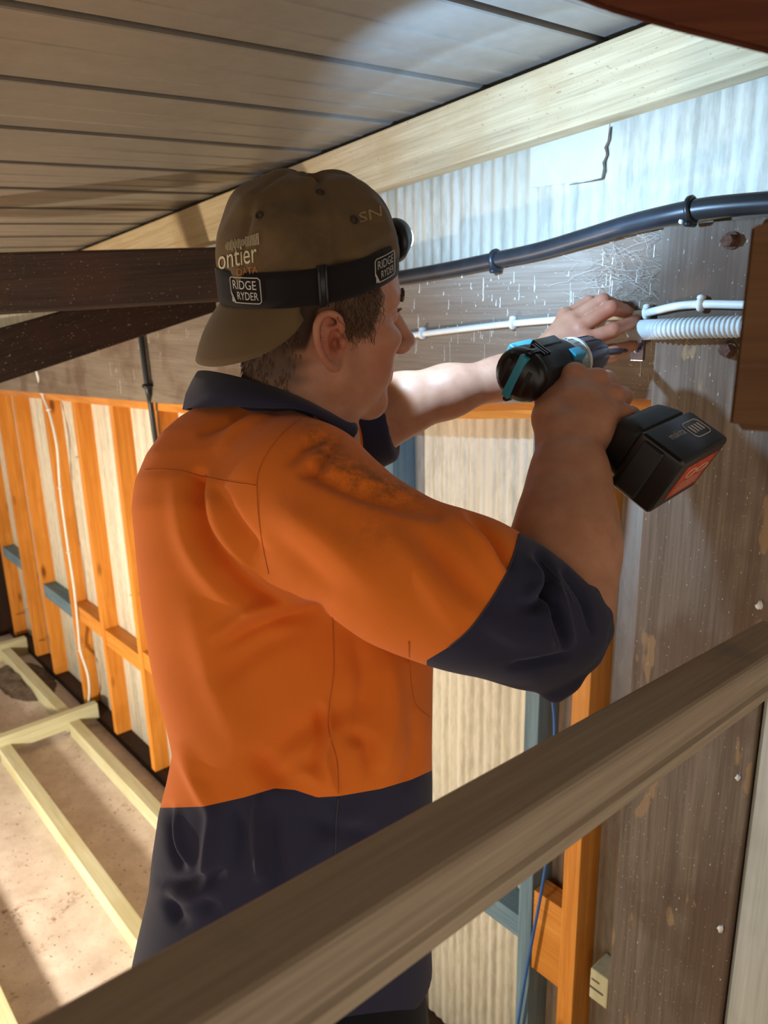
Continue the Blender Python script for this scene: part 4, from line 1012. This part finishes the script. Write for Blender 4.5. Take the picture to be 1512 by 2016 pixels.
sp = add_light('headlamp_flood', 'SPOT', LW, 9.0, (.30, .58, 1.0), target=c2w(LP + LAX), spot_size=math.radians(128), spot_blend=.04, shadow_soft_size=.008)
sp2 = add_light('headlamp_spill', 'SPOT', LW, 0.8, (1.0, .95, .20), target=c2w(LP + LAX), spot_size=math.radians(131), spot_blend=.04, shadow_soft_size=.008)
for s_ in (sp0, sp, sp2): setparent_world = s_.matrix_basis.copy(); s_.parent = lamp; s_.matrix_parent_inverse = WORLD_OF[lamp.name].inverted()

# ---------------------------------------------------------------- hair: short curls under the strap, nape and sideburn
def scalp_pt(x, y, s=1):                                       # point on the side of the head
    q = 1 - ((x + .004) / .098) ** 2 - ((y - .055) / .088) ** 2
    return .076 * math.sqrt(max(q, .02)) * s
hairs = []
hit_body = bvh_of(BV, tris(BQ))
def root(x, y, sgn=1):
    o_ = Vector(hl(x, y, sgn * .2)); loc, n, i, d = hit_body.ray_cast(o_, Vector(-sgn * sF)); return (np.array(loc), np.array(n)) if loc is not None else (None, None)
def strand(p0, dirs, L, r):
    p = np.array(p0, float); pts = [p.copy()]
    for d in dirs: p = p + norm(d) * L / len(dirs); pts.append(p.copy())
    n = len(pts); hairs.append(tube_data([c2w(q) for q in pts], [r * (1 - .75 * i / (n - 1)) for i in range(n)], 4, caps=False))
R_ = random.Random(3)
for sgn in (1, -1):
    for i in range(700 if sgn == 1 else 120):
        zone = R_.random()
        if zone < .55: x, y = R_.uniform(.004, .068), R_.uniform(.008, .058)
        elif zone < .8: x, y = R_.uniform(-.005, .045), R_.uniform(.03, .06)
        else: x, y = R_.uniform(-.075, -.05), R_.uniform(.012, .06)
        if y < .045 - (x - .03) * -.4 and x > .055: continue
        if zone < .55 and y < .03 and not (.010 < x < .045 - .0): continue
        p0, n_ = root(x, y, sgn)
        if p0 is None: continue
        sw = R_.uniform(-.6, .9); ph = R_.uniform(0, 6.28)
        dirs = [n_ * (.55 - .2 * k) * sgn * (1 if n_ @ sF * sgn > 0 else -1) * sgn - uF * (.8 + .15 * k) + fF * (sw * .5 + .95 * math.sin(ph + k * 1.25)) for k in range(6)]
        strand(p0 - n_ * .001, dirs, R_.uniform(.016, .034), .0007)
for i in range(420):                                            # nape
    x, z = R_.uniform(-.10, -.03), R_.uniform(-.07, .07); y = R_.uniform(-.062, .03)
    o_ = Vector(hl(-.25, y, z)); loc, n_, ix, d = hit_body.ray_cast(o_, Vector(fF))
    if loc is None: continue
    if head_local(np.array(loc))[0] > -.042 or head_local(np.array(loc))[1] < -.058: continue
    n_ = np.array(n_); strand(np.array(loc), [n_ * .35 - uF * .9 + sF * R_.uniform(-.3, .3) - fF * .1 * k for k in range(3)], R_.uniform(.007, .014), .0008)
V, F = merge(hairs); ho = new_obj('hair', V, F, M_HAIR, person, None, True, kind='stuff', label='short curly brown hair below the cap')
# eyebrow and lashes, eye
eb = []; hairs = eb
for sgn in (1, -1):
    for i in range(70):
        t = R_.random(); y = .037 + R_.uniform(-.004, .004); z = sgn * (.014 + .036 * t); o_ = Vector(hl(.25, y - .004 * t * t, z)); loc, n_, ix, d = hit_body.ray_cast(o_, Vector(-fF))
        if loc is None: continue
        strand(np.array(loc), [np.array(n_) * .3 + sF * sgn * .9 + uF * R_.uniform(0, .4), sF * sgn - uF * .1], .008, .0007)
    for i in range(16):
        z = sgn * (.022 + .022 * i / 15); strand(hl(.0945 - .010 * (i / 15) ** 2, .018, z), [fF * 1.0 - uF * .2, fF + uF * .5], .009, .00035)
V, F = merge(eb); new_obj('eyebrows_and_lashes', V, F, M_HAIR, person, None, True, kind='stuff')
# ================================================================== DRILL
M_TEAL = m_plain('teal_plastic', '2b8ba6', 0.4, var=.08); M_DBLACK = m_plain('black_rubber', '15181c', 0.5, var=.25, scale=60, bump=.08); M_DGLOSS = m_plain('black_gloss_plastic', '101114', 0.28, var=.2)
M_COLLAR = m_plain('silver_collar', 'a9aba3', .35, .6); M_CHUCK = m_plain('chuck_steel', '4d4957', .35, .5); M_LABEL = m_plain('orange_label', 'c4472a', .5, var=.25, scale=90); M_PRINT = m_plain('grey_ink', 'c2bcb6', .7)
Rr, Fr = px(1016, 741, .915), px(1190, 692, 1.058); dA = norm(Fr - Rr); DL = np.linalg.norm(Fr - Rr)
mid_ = Rr + dA * .085; bc = px(1302, 905, .875); dH = bc - mid_; dH = norm(dH - (dH @ dA) * dA); dS = np.cross(dA, -dH)
def dl(x, y, z): return Rr + x * dA - y * dH + z * dS          # x forward, y up (away from the grip), z to the side
drill = empty('cordless_drill', c2w(mid_ + dH * .19), 'black and teal cordless drill with battery, held up to the wall', 'drill')
def dlathe(name, prof, mat, n=28, sy=1.0, sz=1.0, parent=None, label=None, x0=0.0, yo=0.0):
    V, F = [], []
    for x, r_ in prof:
        for k in range(n):
            a = 2 * math.pi * k / n; V.append(c2w(dl(x + x0, yo + r_ * sy * math.cos(a), r_ * sz * math.sin(a))))
    for i in range(len(prof) - 1):
        for k in range(n): F.append((i * n + k, i * n + (k + 1) % n, (i + 1) * n + (k + 1) % n, (i + 1) * n + k))
    F.append(tuple(range(n))[::-1]); F.append(tuple((len(prof) - 1) * n + k for k in range(n)))
    o = new_obj(name, V, F, mat, parent or drill, None, True, label=label)
    try: o.data.set_sharp_from_angle(angle=math.radians(40))
    except Exception: pass
    return o
def dbox(name, x0, x1, y0, y1, z0, z1, mat, parent=None, bev=.003, taper=None, label=None, seg=3):
    bm = bmesh.new(); vs = []
    for x in (x0, x1):
        for y in (y0, y1):
            for z in (z0, z1):
                zz = z; 
                if taper and y == y1: x_, zz = (x0 + x1) / 2 + (x - (x0 + x1) / 2) * taper, z * taper
                else: x_ = x
                vs.append(bm.verts.new((x_, y, zz)))
    for q in ((0, 1, 3, 2), (4, 6, 7, 5), (0, 4, 5, 1), (2, 3, 7, 6), (0, 2, 6, 4), (1, 5, 7, 3)): bm.faces.new([vs[k] for k in q])
    bmesh.ops.recalc_face_normals(bm, faces=bm.faces)
    if bev: bmesh.ops.bevel(bm, geom=list(bm.edges), offset=bev, segments=seg, affect='EDGES', profile=.6)
    for v in bm.verts: v.co = Vector(c2w(dl(*v.co)))
    bmesh.ops.recalc_face_normals(bm, faces=bm.faces)
    o = bm_obj(name, bm, mat, parent or drill, None, True, label=label)
    try: o.data.set_sharp_from_angle(angle=math.radians(35))
    except Exception: pass
    return o
dlathe('motor_housing', [(.010, .030), (.014, .0325), (.030, .0335), (.034, .0325), (.060, .033), (.064, .0335), (.088, .033), (.098, .0315), (.103, .029)], M_DBLACK, sy=1.08)
cap_ = dlathe('rear_cap', [(-.004, .010), (-.002, .022), (.002, .0295), (.008, .0325), (.013, .0335), (.016, .0325)], M_DGLOSS, sy=1.08, label='rounded black rear cap')
dbox('rear_stripe', -.0052, .004, -.0055, .0055, -.029, .029, M_TEAL, cap_, .0012)
for s in (-1, 1): dbox('cap_slot', -.0035, .002, s * .016 - .003, s * .016 + .003, -.016, .016, M_DBLACK, cap_, .001)
for z in (-.033, .033): tube('screw_boss', [c2w(dl(x, 0, z)) for x in (0, .002, .02)], [.0035, .0042, .0042], M_DGLOSS, drill, 12)
dbox('top_plate', .028, .086, .030, .046, -.016, .016, M_TEAL, None, .004, .8, label='teal top plate')
dbox('side_panel', .034, .084, .004, .020, -.0345, -.020, M_DGLOSS, None, .003)
dbox('side_panel', .034, .084, .004, .020, .020, .0345, M_DGLOSS, None, .003)
for s in (-1, 1):
    dbox('teal_wedge', .078, .104, -.024, -.008, s * .0265 - .006, s * .0265 + .006, M_TEAL, None, .003)
    for k in range(3): dbox('vent', .022 + .006 * k, .025 + .006 * k, -.010, .012, s * .0325 - .0022, s * .0325 + .0022, M_DGLOSS, None, .0006)
dlathe('torque_collar', [(.100, .0290), (.102, .0305), (.122, .0300), (.124, .0290)], M_COLLAR, label='silver torque collar')
for k in range(20):
    a = 2 * math.pi * k / 20; c_ = [dl(x, .0298 * math.cos(a), .0298 * math.sin(a)) for x in (.105, .119)]
    tube('collar_ridge', [c2w(p) for p in c_], .0012, M_COLLAR, drill, n=5)
dlathe('collar_ring', [(.1225, .0290), (.123, .0310), (.128, .0310), (.1285, .0290)], m_plain('pale_ring', 'd6dcd8', .4))
dlathe('chuck', [(.128, .0275), (.134, .0280), (.168, .0270), (.186, .0225), (.193, .0195), (.1935, .012), (.199, .0105)], M_CHUCK, label='grey keyless chuck')
for k in range(12):
    a = 2 * math.pi * k / 12; tube('chuck_flute', [c2w(dl(x, r_ * math.cos(a), r_ * math.sin(a))) for x, r_ in ((.136, .0276), (.166, .0270), (.184, .0230))], .0014, M_CHUCK, drill, n=5)
tipw = wpt(wa(1250, 688, .036), .036, wz(1250, 688, .036)); tipc = (np.array(tipw) - T0) @ M
hexb = [dl(.197, 0, 0), tipc * .55 + dl(.197, 0, 0) * .45, tipc * .62 + dl(.197, 0, 0) * .38, tipc]
tube('driver_bit', [c2w(p) for p in hexb], [.0052, .0052, .0032, .0028], M_CHUCK, drill, n=6, smooth=False, label='hex driver bit')
# grip, foot and battery
gr = []
for t in np.linspace(0, 1, 9):
    y = -.020 - .120 * t; xc = .080 - .012 * t + .006 * math.sin(t * 3.1); rx, rz = .0205 + .004 * (t - .5) ** 2 * 4, .0165 + .006 * max(t - .75, 0) * 4
    gr.append([dl(xc + rx * math.cos(a), y, rz * math.sin(a)) for a in np.linspace(0, 2 * math.pi, 21)])
strip_obj('grip', gr, M_DBLACK, drill, label='black rubber grip')
dbox('trigger', .094, .110, -.062, -.034, -.008, .008, M_DGLOSS, None, .004)
dbox('battery_mount', .012, .128, -.166, -.128, -.037, .037, M_DBLACK, None, .013, .78, label='black foot above the battery')
bat = dbox('battery', .004, .128, -.222, -.164, -.0385, .0385, M_DGLOSS, None, .007, label='black slide-on battery')
dbox('battery_step', .000, .060, -.200, -.172, -.033, .033, M_DBLACK, bat, .004)
lab = dbox('label_sticker', .030, .112, -.2227, -.221, -.024, .024, M_LABEL, bat, .0004, label='orange warning label')
def on_label(x, y): return dl(.034 + .074 * x, -.2231, -.020 + .040 * y)
parts = []
for cx3, cy3, rx3, ry3 in ((.30, .72, .16, .16), (.72, .70, .20, .12)):
    V, F = tube_data([c2w(on_label(cx3 + rx3 * math.cos(t), cy3 + ry3 * math.sin(t))) for t in np.linspace(0, 2 * math.pi, 25)[:-1]], .0006, 5, closed=True); parts.append((V, F))
for k in range(4): parts.append(([c2w(on_label(*p)) for p in ((.06, .08 + .1 * k), (.9, .08 + .1 * k), (.9, .11 + .1 * k), (.06, .11 + .1 * k))], [(0, 1, 2, 3)]))
V, F = merge(parts); new_obj('label_print', V, F, m_plain('cream_ink', 'd9bfa2', .7), bat)
M_AMB = None
for s in (-1, 1):                                              # brand lettering and badge on the long sides
    def on_side(x, y, s=s): return dl((.030 if s > 0 else .122) + s * .095 * x * (1 if s > 0 else 1), -.214 + .045 * y, s * .0389)
    V2, F2 = text_mesh('makita'); V2 = V2 / V2.max(0); V = [c2w(on_side(.02 + .38 * x, .52 + .20 * y)) for x, y in V2]; new_obj('lettering', V, F2, M_PRINT, bat)
    ol = [on_side(.47 + .42 * (.5 + .5 * math.copysign(abs(math.cos(t)) ** .4, math.cos(t))), .25 + .55 * (.5 + .5 * math.copysign(abs(math.sin(t)) ** .4, math.sin(t)))) for t in np.linspace(0, 2 * math.pi, 33)[:-1]]
    V, F = tube_data([c2w(p) for p in ol], .0006, 5, closed=True)
    V, F = merge([(V, F)] + [([c2w(on_side(*q)) for q in ((.54 + .08 * k, .40), (.59 + .08 * k, .40), (.59 + .08 * k, .66), (.54 + .08 * k, .66))], [(0, 1, 2, 3)]) for k in range(4)])
    new_obj('capacity_badge', V, F, M_PRINT, bat)

# ================================================================== SERVICES ON THE WALL
def wp(u, v, off): a, z = wall_hit(u, v, off); return wpt(a, off, z)
def clip_ring(p, tdir, r_, wdt, mat, parent, name='clip', nail=None):
    tdir = norm(tdir); n_ = NW; x_ = norm(np.cross(tdir, n_)); V, F = [], []; prof = [(-wdt, 0), (wdt, 0)]
    an = np.linspace(0, 2 * math.pi, 17)[:-1]; parts = [tube_data([p + r_ * (math.cos(a) * x_ + math.sin(a) * n_) for a in an], wdt, 6, closed=True)]
    if nail is not None: parts.append(tube_data([p + nail - NW * .01, p + nail + NW * (r_ * .9)], wdt * .9, 8))
    V, F = merge(parts); return new_obj(name, V, F, mat, parent, None, True)
cd = [(780, 548, .050), (880, 531, .050), (970, 513, .050), (1060, 494, .052), (1150, 468, .056), (1240, 441, .062), (1330, 420, .073), (1400, 408, .076), (1512, 399, .076), (1640, 394, .076)]
P = spline([wp(*p) for p in cd], 8)
con = tube('black_conduit', P, .0135, M_BLACKPL, None, 14, label='thick black conduit running along the top of the bearer board', cat='conduit')
for (u, v, o_) in ((977, 512, .050), (1362, 413, .0745)):
    p = wp(u, v, o_); p2 = wp(u + 20, v - 5, o_); clip_ring(p, p2 - p, .0150, .0045, M_BLACKPL, con, 'saddle_clip', nail=np.array([0, 0, -.018]))
    if u > 1300: tube('clip_screw', [wp(1341, 436, .078), wp(1341, 436, .082)], .0035, M_WHITEPL, con, 10)
def cable(name, pts, r_, mat, label, cat, clips=(), clipmat=None, flat=1.0, m=6, cr=None, nail=None):
    P = spline([wp(*p) for p in pts], m); o = tube(name, P, r_, mat, None, 8, label=label, cat=cat)
    for (u, v, off) in clips:
        p = wp(u, v, off); j = int(np.argmin([np.linalg.norm(q - p) for q in P])); td = P[min(j + 1, len(P) - 1)] - P[max(j - 1, 0)]
        clip_ring(P[j], td, (cr or r_ * 1.15), r_ * .75, clipmat or mat, o, 'cable_clip', nail=nail)
    return o
up_ = np.array([0, 0, .009])
cable('white_cable', [(780, 664, .037), (900, 649, .037), (1010, 637, .037), (1120, 628, .037), (1200, 623, .037), (1262, 618, .040), (1290, 612, .060), (1330, 603, .062), (1380, 599, .062), (1450, 600, .062), (1560, 602, .062)], .0058, M_WHITEPL,
      'white cable clipped along the bearer board and round the post', 'cable', [(835, 656, .037), (1016, 636, .037), (1274, 617, .045), (1376, 599, .062)], None, nail=up_)
cable('white_cable', [(60, 690, .036), (73, 735, .036), (83, 775, .010), (98, 815, .008), (112, 880, .008), (118, 960, .008), (127, 1030, .008), (135, 1087, .008), (146, 1160, .008), (154, 1240, .008), (158, 1280, .008), (172, 1325, .008), (176, 1360, .008), (173, 1395, .008), (174, 1405, .008)], .0055, M_WHITEPL,
      'white cable snaking down an orange stud to the floor', 'cable', [(83, 775, .010), (97, 808, .008), (118, 958, .008), (135, 1087, .008), (158, 1279, .008), (173, 1392, .008)], None, nail=np.array([0, 0, 0.0]))
cable('black_riser', [(262, 590, .045), (275, 645, .045), (290, 760, .045), (296, 792, .028), (304, 850, .020), (312, 900, .018), (325, 980, .018), (340, 1080, .018)], .0095, M_BLACKPL,
      'black conduit dropping down the bearer board and studs behind the shoulder', 'conduit', [(290, 760, .045)], None)
cable('blue_cable', [(1083, 1300, -.02), (1088, 1375, -.02), (1092, 1430, -.02), (1089, 1560, -.01), (1076, 1690, .006), (1065, 1760, .010), (1046, 1860, .012), (1030, 1950, .012), (1016, 2040, .012), (1000, 2150, .012)], .0036, M_BLUECABLE,
      'thin blue cable hanging beside the blue stud', 'cable')
# ribbed flexible conduit on the post
fc = [wp(*p) for p in spline([np.array(p, float) for p in ((1246, 651, .052), (1275, 649, .058), (1310, 648, .074), (1380, 645, .076), (1460, 643, .076), (1600, 640, .076))], 60)]
s_acc = np.concatenate([[0], np.cumsum([np.linalg.norm(b - a) for a, b in zip(fc, fc[1:])])]); tt = np.linspace(0, s_acc[-1], 620); fcp = [np.array([np.interp(t, s_acc, [q[k] for q in fc]) for k in range(3)]) for t in tt]
flex = tube('ribbed_conduit', fcp, [(.0136 + .0012 * math.copysign(abs(math.sin(t * 2 * math.pi / .0068)) ** .6, math.sin(t * 2 * math.pi / .0068))) if t > .045 else .0148 for t in tt], M_GREYPL, None, 16, label='pale grey ribbed flexible conduit crossing the post', cat='conduit')
V, F = tube_data([fc[0] + (fc[1] - fc[0]) * k for k in (-6, 0)], [.0135, .0148], 16); new_obj('end_sleeve', V, F, M_GREYPL, flex, None, True)
# saddle being screwed on
sa_c = wall_hit(1253, 688, .034)
sad = wbox('saddle_plate', sa_c[0] - .011, sa_c[0] + .010, .0305, .0325, sa_c[1] - .017, sa_c[1] + .022, M_ZINC, None, .0006, label='shiny zinc conduit saddle under the driver bit', cat='bracket')
tube('screw', [wp(1252, 690, .032), wp(1252, 690, .038)], [.0042, .0030], M_ZINC, sad, 10)
# bolts in the post
for (u, v, lb) in ((1441, 474, 'rusty bolt head near the top of the post'), (1436, 688, 'rusty bolt head low on the post beside the hanging block')):
    a, z = wall_hit(u, v, PO); b_ = empty('rusty_bolt', wpt(a, PO, z), lb, 'bolt')
    hx6 = [wpt(a + .0085 * math.cos(t), 0, z + .0085 * math.sin(t)) for t in np.linspace(0, 2 * math.pi, 7)[:-1]]
    V = [p + NW * (PO + o_) for o_ in (.004, .016) for p in hx6]; F = [(k, (k + 1) % 6, 6 + (k + 1) % 6, 6 + k) for k in range(6)] + [tuple(range(6))[::-1], tuple(range(6, 12))]
    new_obj('head', V, F, M_RUST, b_)
    tube('washer', [wpt(a, PO, z), wpt(a, PO + .004, z)], .0115, M_RUST, b_, 18, smooth=False)
# patch on the corrugated sheet with its cracked edge
pz = [wp(u, v, -SD + .001) for u, v in ((1047, 280), (1047, 370), (1110, 362), (1186, 352), (1196, 300), (1203, 240), (1120, 235))]
pat = loftpoly('wall_patch', pz, NW * .004, m_plain('patch_sheet', 'c3c2b8', .6, var=.06), label='flat sheet patch with a cracked edge on the corrugated wall', cat='patch')
tube('crack', [wp(u, v, -SD + .005) for u, v in ((1203, 250), (1200, 275), (1193, 290), (1196, 305), (1189, 320), (1191, 338), (1186, 352), (1160, 358), (1120, 364))], [.0012, .0022, .003, .002, .0028, .002, .0022, .0008, .0005], M_DIRT, pat, 6)
# drips of sealant on the board (uncountable marks)
Rd = random.Random(11); parts = []
for i in range(120):
    if i < 85: cl3 = (835, 880, 915, 960, 1000, 1060, 1120, 1160)[i % 8]; u, v = cl3 + Rd.gauss(0, 14), Rd.uniform(525, 690)
    elif i < 100: u, v = Rd.uniform(1180, 1290), Rd.uniform(480, 760)
    else: u, v = Rd.uniform(170, 380), Rd.uniform(620, 770)
    a, z = wall_hit(u, v, .031); L = Rd.choice((.004, .008, .012, .02, .03, .045)) * (1.6 if i >= 100 else .9); r_ = Rd.uniform(.0004, .0012)
    if z - L < plate_z(a) + .005: continue
    n = max(4, int(L / .004)); parts.append(tube_data([wpt(a + Rd.uniform(-.0006, .0006), .0303, z - L * k / n) for k in range(n + 1)], [r_ * Rd.uniform(.4, 1.0) for k in range(n)] + [r_ * 1.7], 5))
V, F = merge(parts); new_obj('drip_marks', V, F, M_DRIP, board, None, True, kind='stuff', label='white drips down the board')
# cobwebs in the corner above the hand
M_WEB = m_plain('cobweb_silk', 'b9b4a6', .9); parts = []
for i in range(170):
    u, v = Rd.gauss(1225, 42), Rd.gauss(560, 42); du, dv = Rd.gauss(0, 55), Rd.gauss(0, 26)
    if i > 140: u, v = Rd.uniform(1170, 1330), Rd.uniform(455, 475)
    q = [wp(max(u + du * t + Rd.gauss(0, 2), 1000), v + dv * t + Rd.gauss(0, 2) + 8 * t * (1 - t), .0325 + .006 * math.sin(math.pi * t) + Rd.uniform(0, .002)) for t in np.linspace(0, 1, 7)]
    parts.append(tube_data(spline(q, 2), Rd.uniform(.00010, .00020), 3, caps=False))
V, F = merge(parts); new_obj('cobweb', V, F, M_WEB, None, None, False, kind='stuff', label='dusty cobwebs stretched over the board beside the post', cat='cobweb')
# chips on the post edge, pencil marks on studs, off-cut
def chip(u, v, off, s, lb):
    bm = bmesh.new(); bmesh.ops.create_icosphere(bm, subdivisions=2, radius=1.0); R2 = random.Random(int(u))
    for vv in bm.verts: vv.co = Vector((vv.co.x * s * R2.uniform(.6, 1.3), vv.co.y * s * .5, vv.co.z * s * R2.uniform(.7, 1.6)))
    p = wp(u, v, off); bm_obj('paint_chip', bm, M_WHITEPL, None, Matrix.Translation(Vector(p)), True, label=lb, cat='paint chip')
chip(1453, 1531, PO + .002, .0045, 'upper white paint chip on the right edge of the post'); chip(1419, 1828, PO + .002, .0062, 'lower white paint chip on the right edge of the post'); chip(1496, 1192, PO + .001, .006, 'white paint chip on the post just above the rail')
for pts in (((256, 1172), (288, 1167)), ((29, 1211), (50, 1206)), ((72, 1262), (90, 1260)), ((150, 900), (166, 899))):
    tube('pencil_mark', [wp(u, v, -.02) for u, v in pts], .002, M_BLACKPL, frame, 5)
a_, z_ = wall_hit(1181, 1925, -.03)
off_ = wbox('offcut_block', a_ - .03, a_ + .012, -.068, -.012, z_ - .045, z_ + .03, M_TREATED, None, .003, label='small pale offcut wedged between the orange stud and the post', cat='offcut')
wbox('offcut_slot', a_ - .01, a_ + .008, -.0125, -.0112, z_ + .004, z_ + .008, M_DIRT, off_, 0); wbox('offcut_slot', a_ - .02, a_ + .011, -.0125, -.0112, z_ - .018, z_ - .013, M_DIRT, off_, 0)
# heap of dirt on the floor behind the batten
bm = bmesh.new(); bmesh.ops.create_grid(bm, x_segments=40, y_segments=24, size=1.0)
ca, co_ = fhit(50, 1340)
for v in bm.verts:
    rr2 = v.co.x ** 2 + v.co.y ** 2; h_ = max(0, 1 - rr2) ** .8 * (.030 + .016 * math.sin(v.co.x * 9 + 1) * math.cos(v.co.y * 7)) + Rd.uniform(0, .004) * (rr2 < 1)
    v.co = Vector((v.co.x * .28, v.co.y * .13, h_ - .001))
new_obj_ = bm_obj('dirt_pile', bm, M_DIRT, None, Matrix(((WD[0], NW[0], 0, wpt(ca, co_, 0)[0]), (WD[1], NW[1], 0, wpt(ca, co_, 0)[1]), (0, 0, 1, 0), (0, 0, 0, 1))), True, label='low heap of dark dirt and rubble on the concrete floor', cat='dirt', kind='stuff')
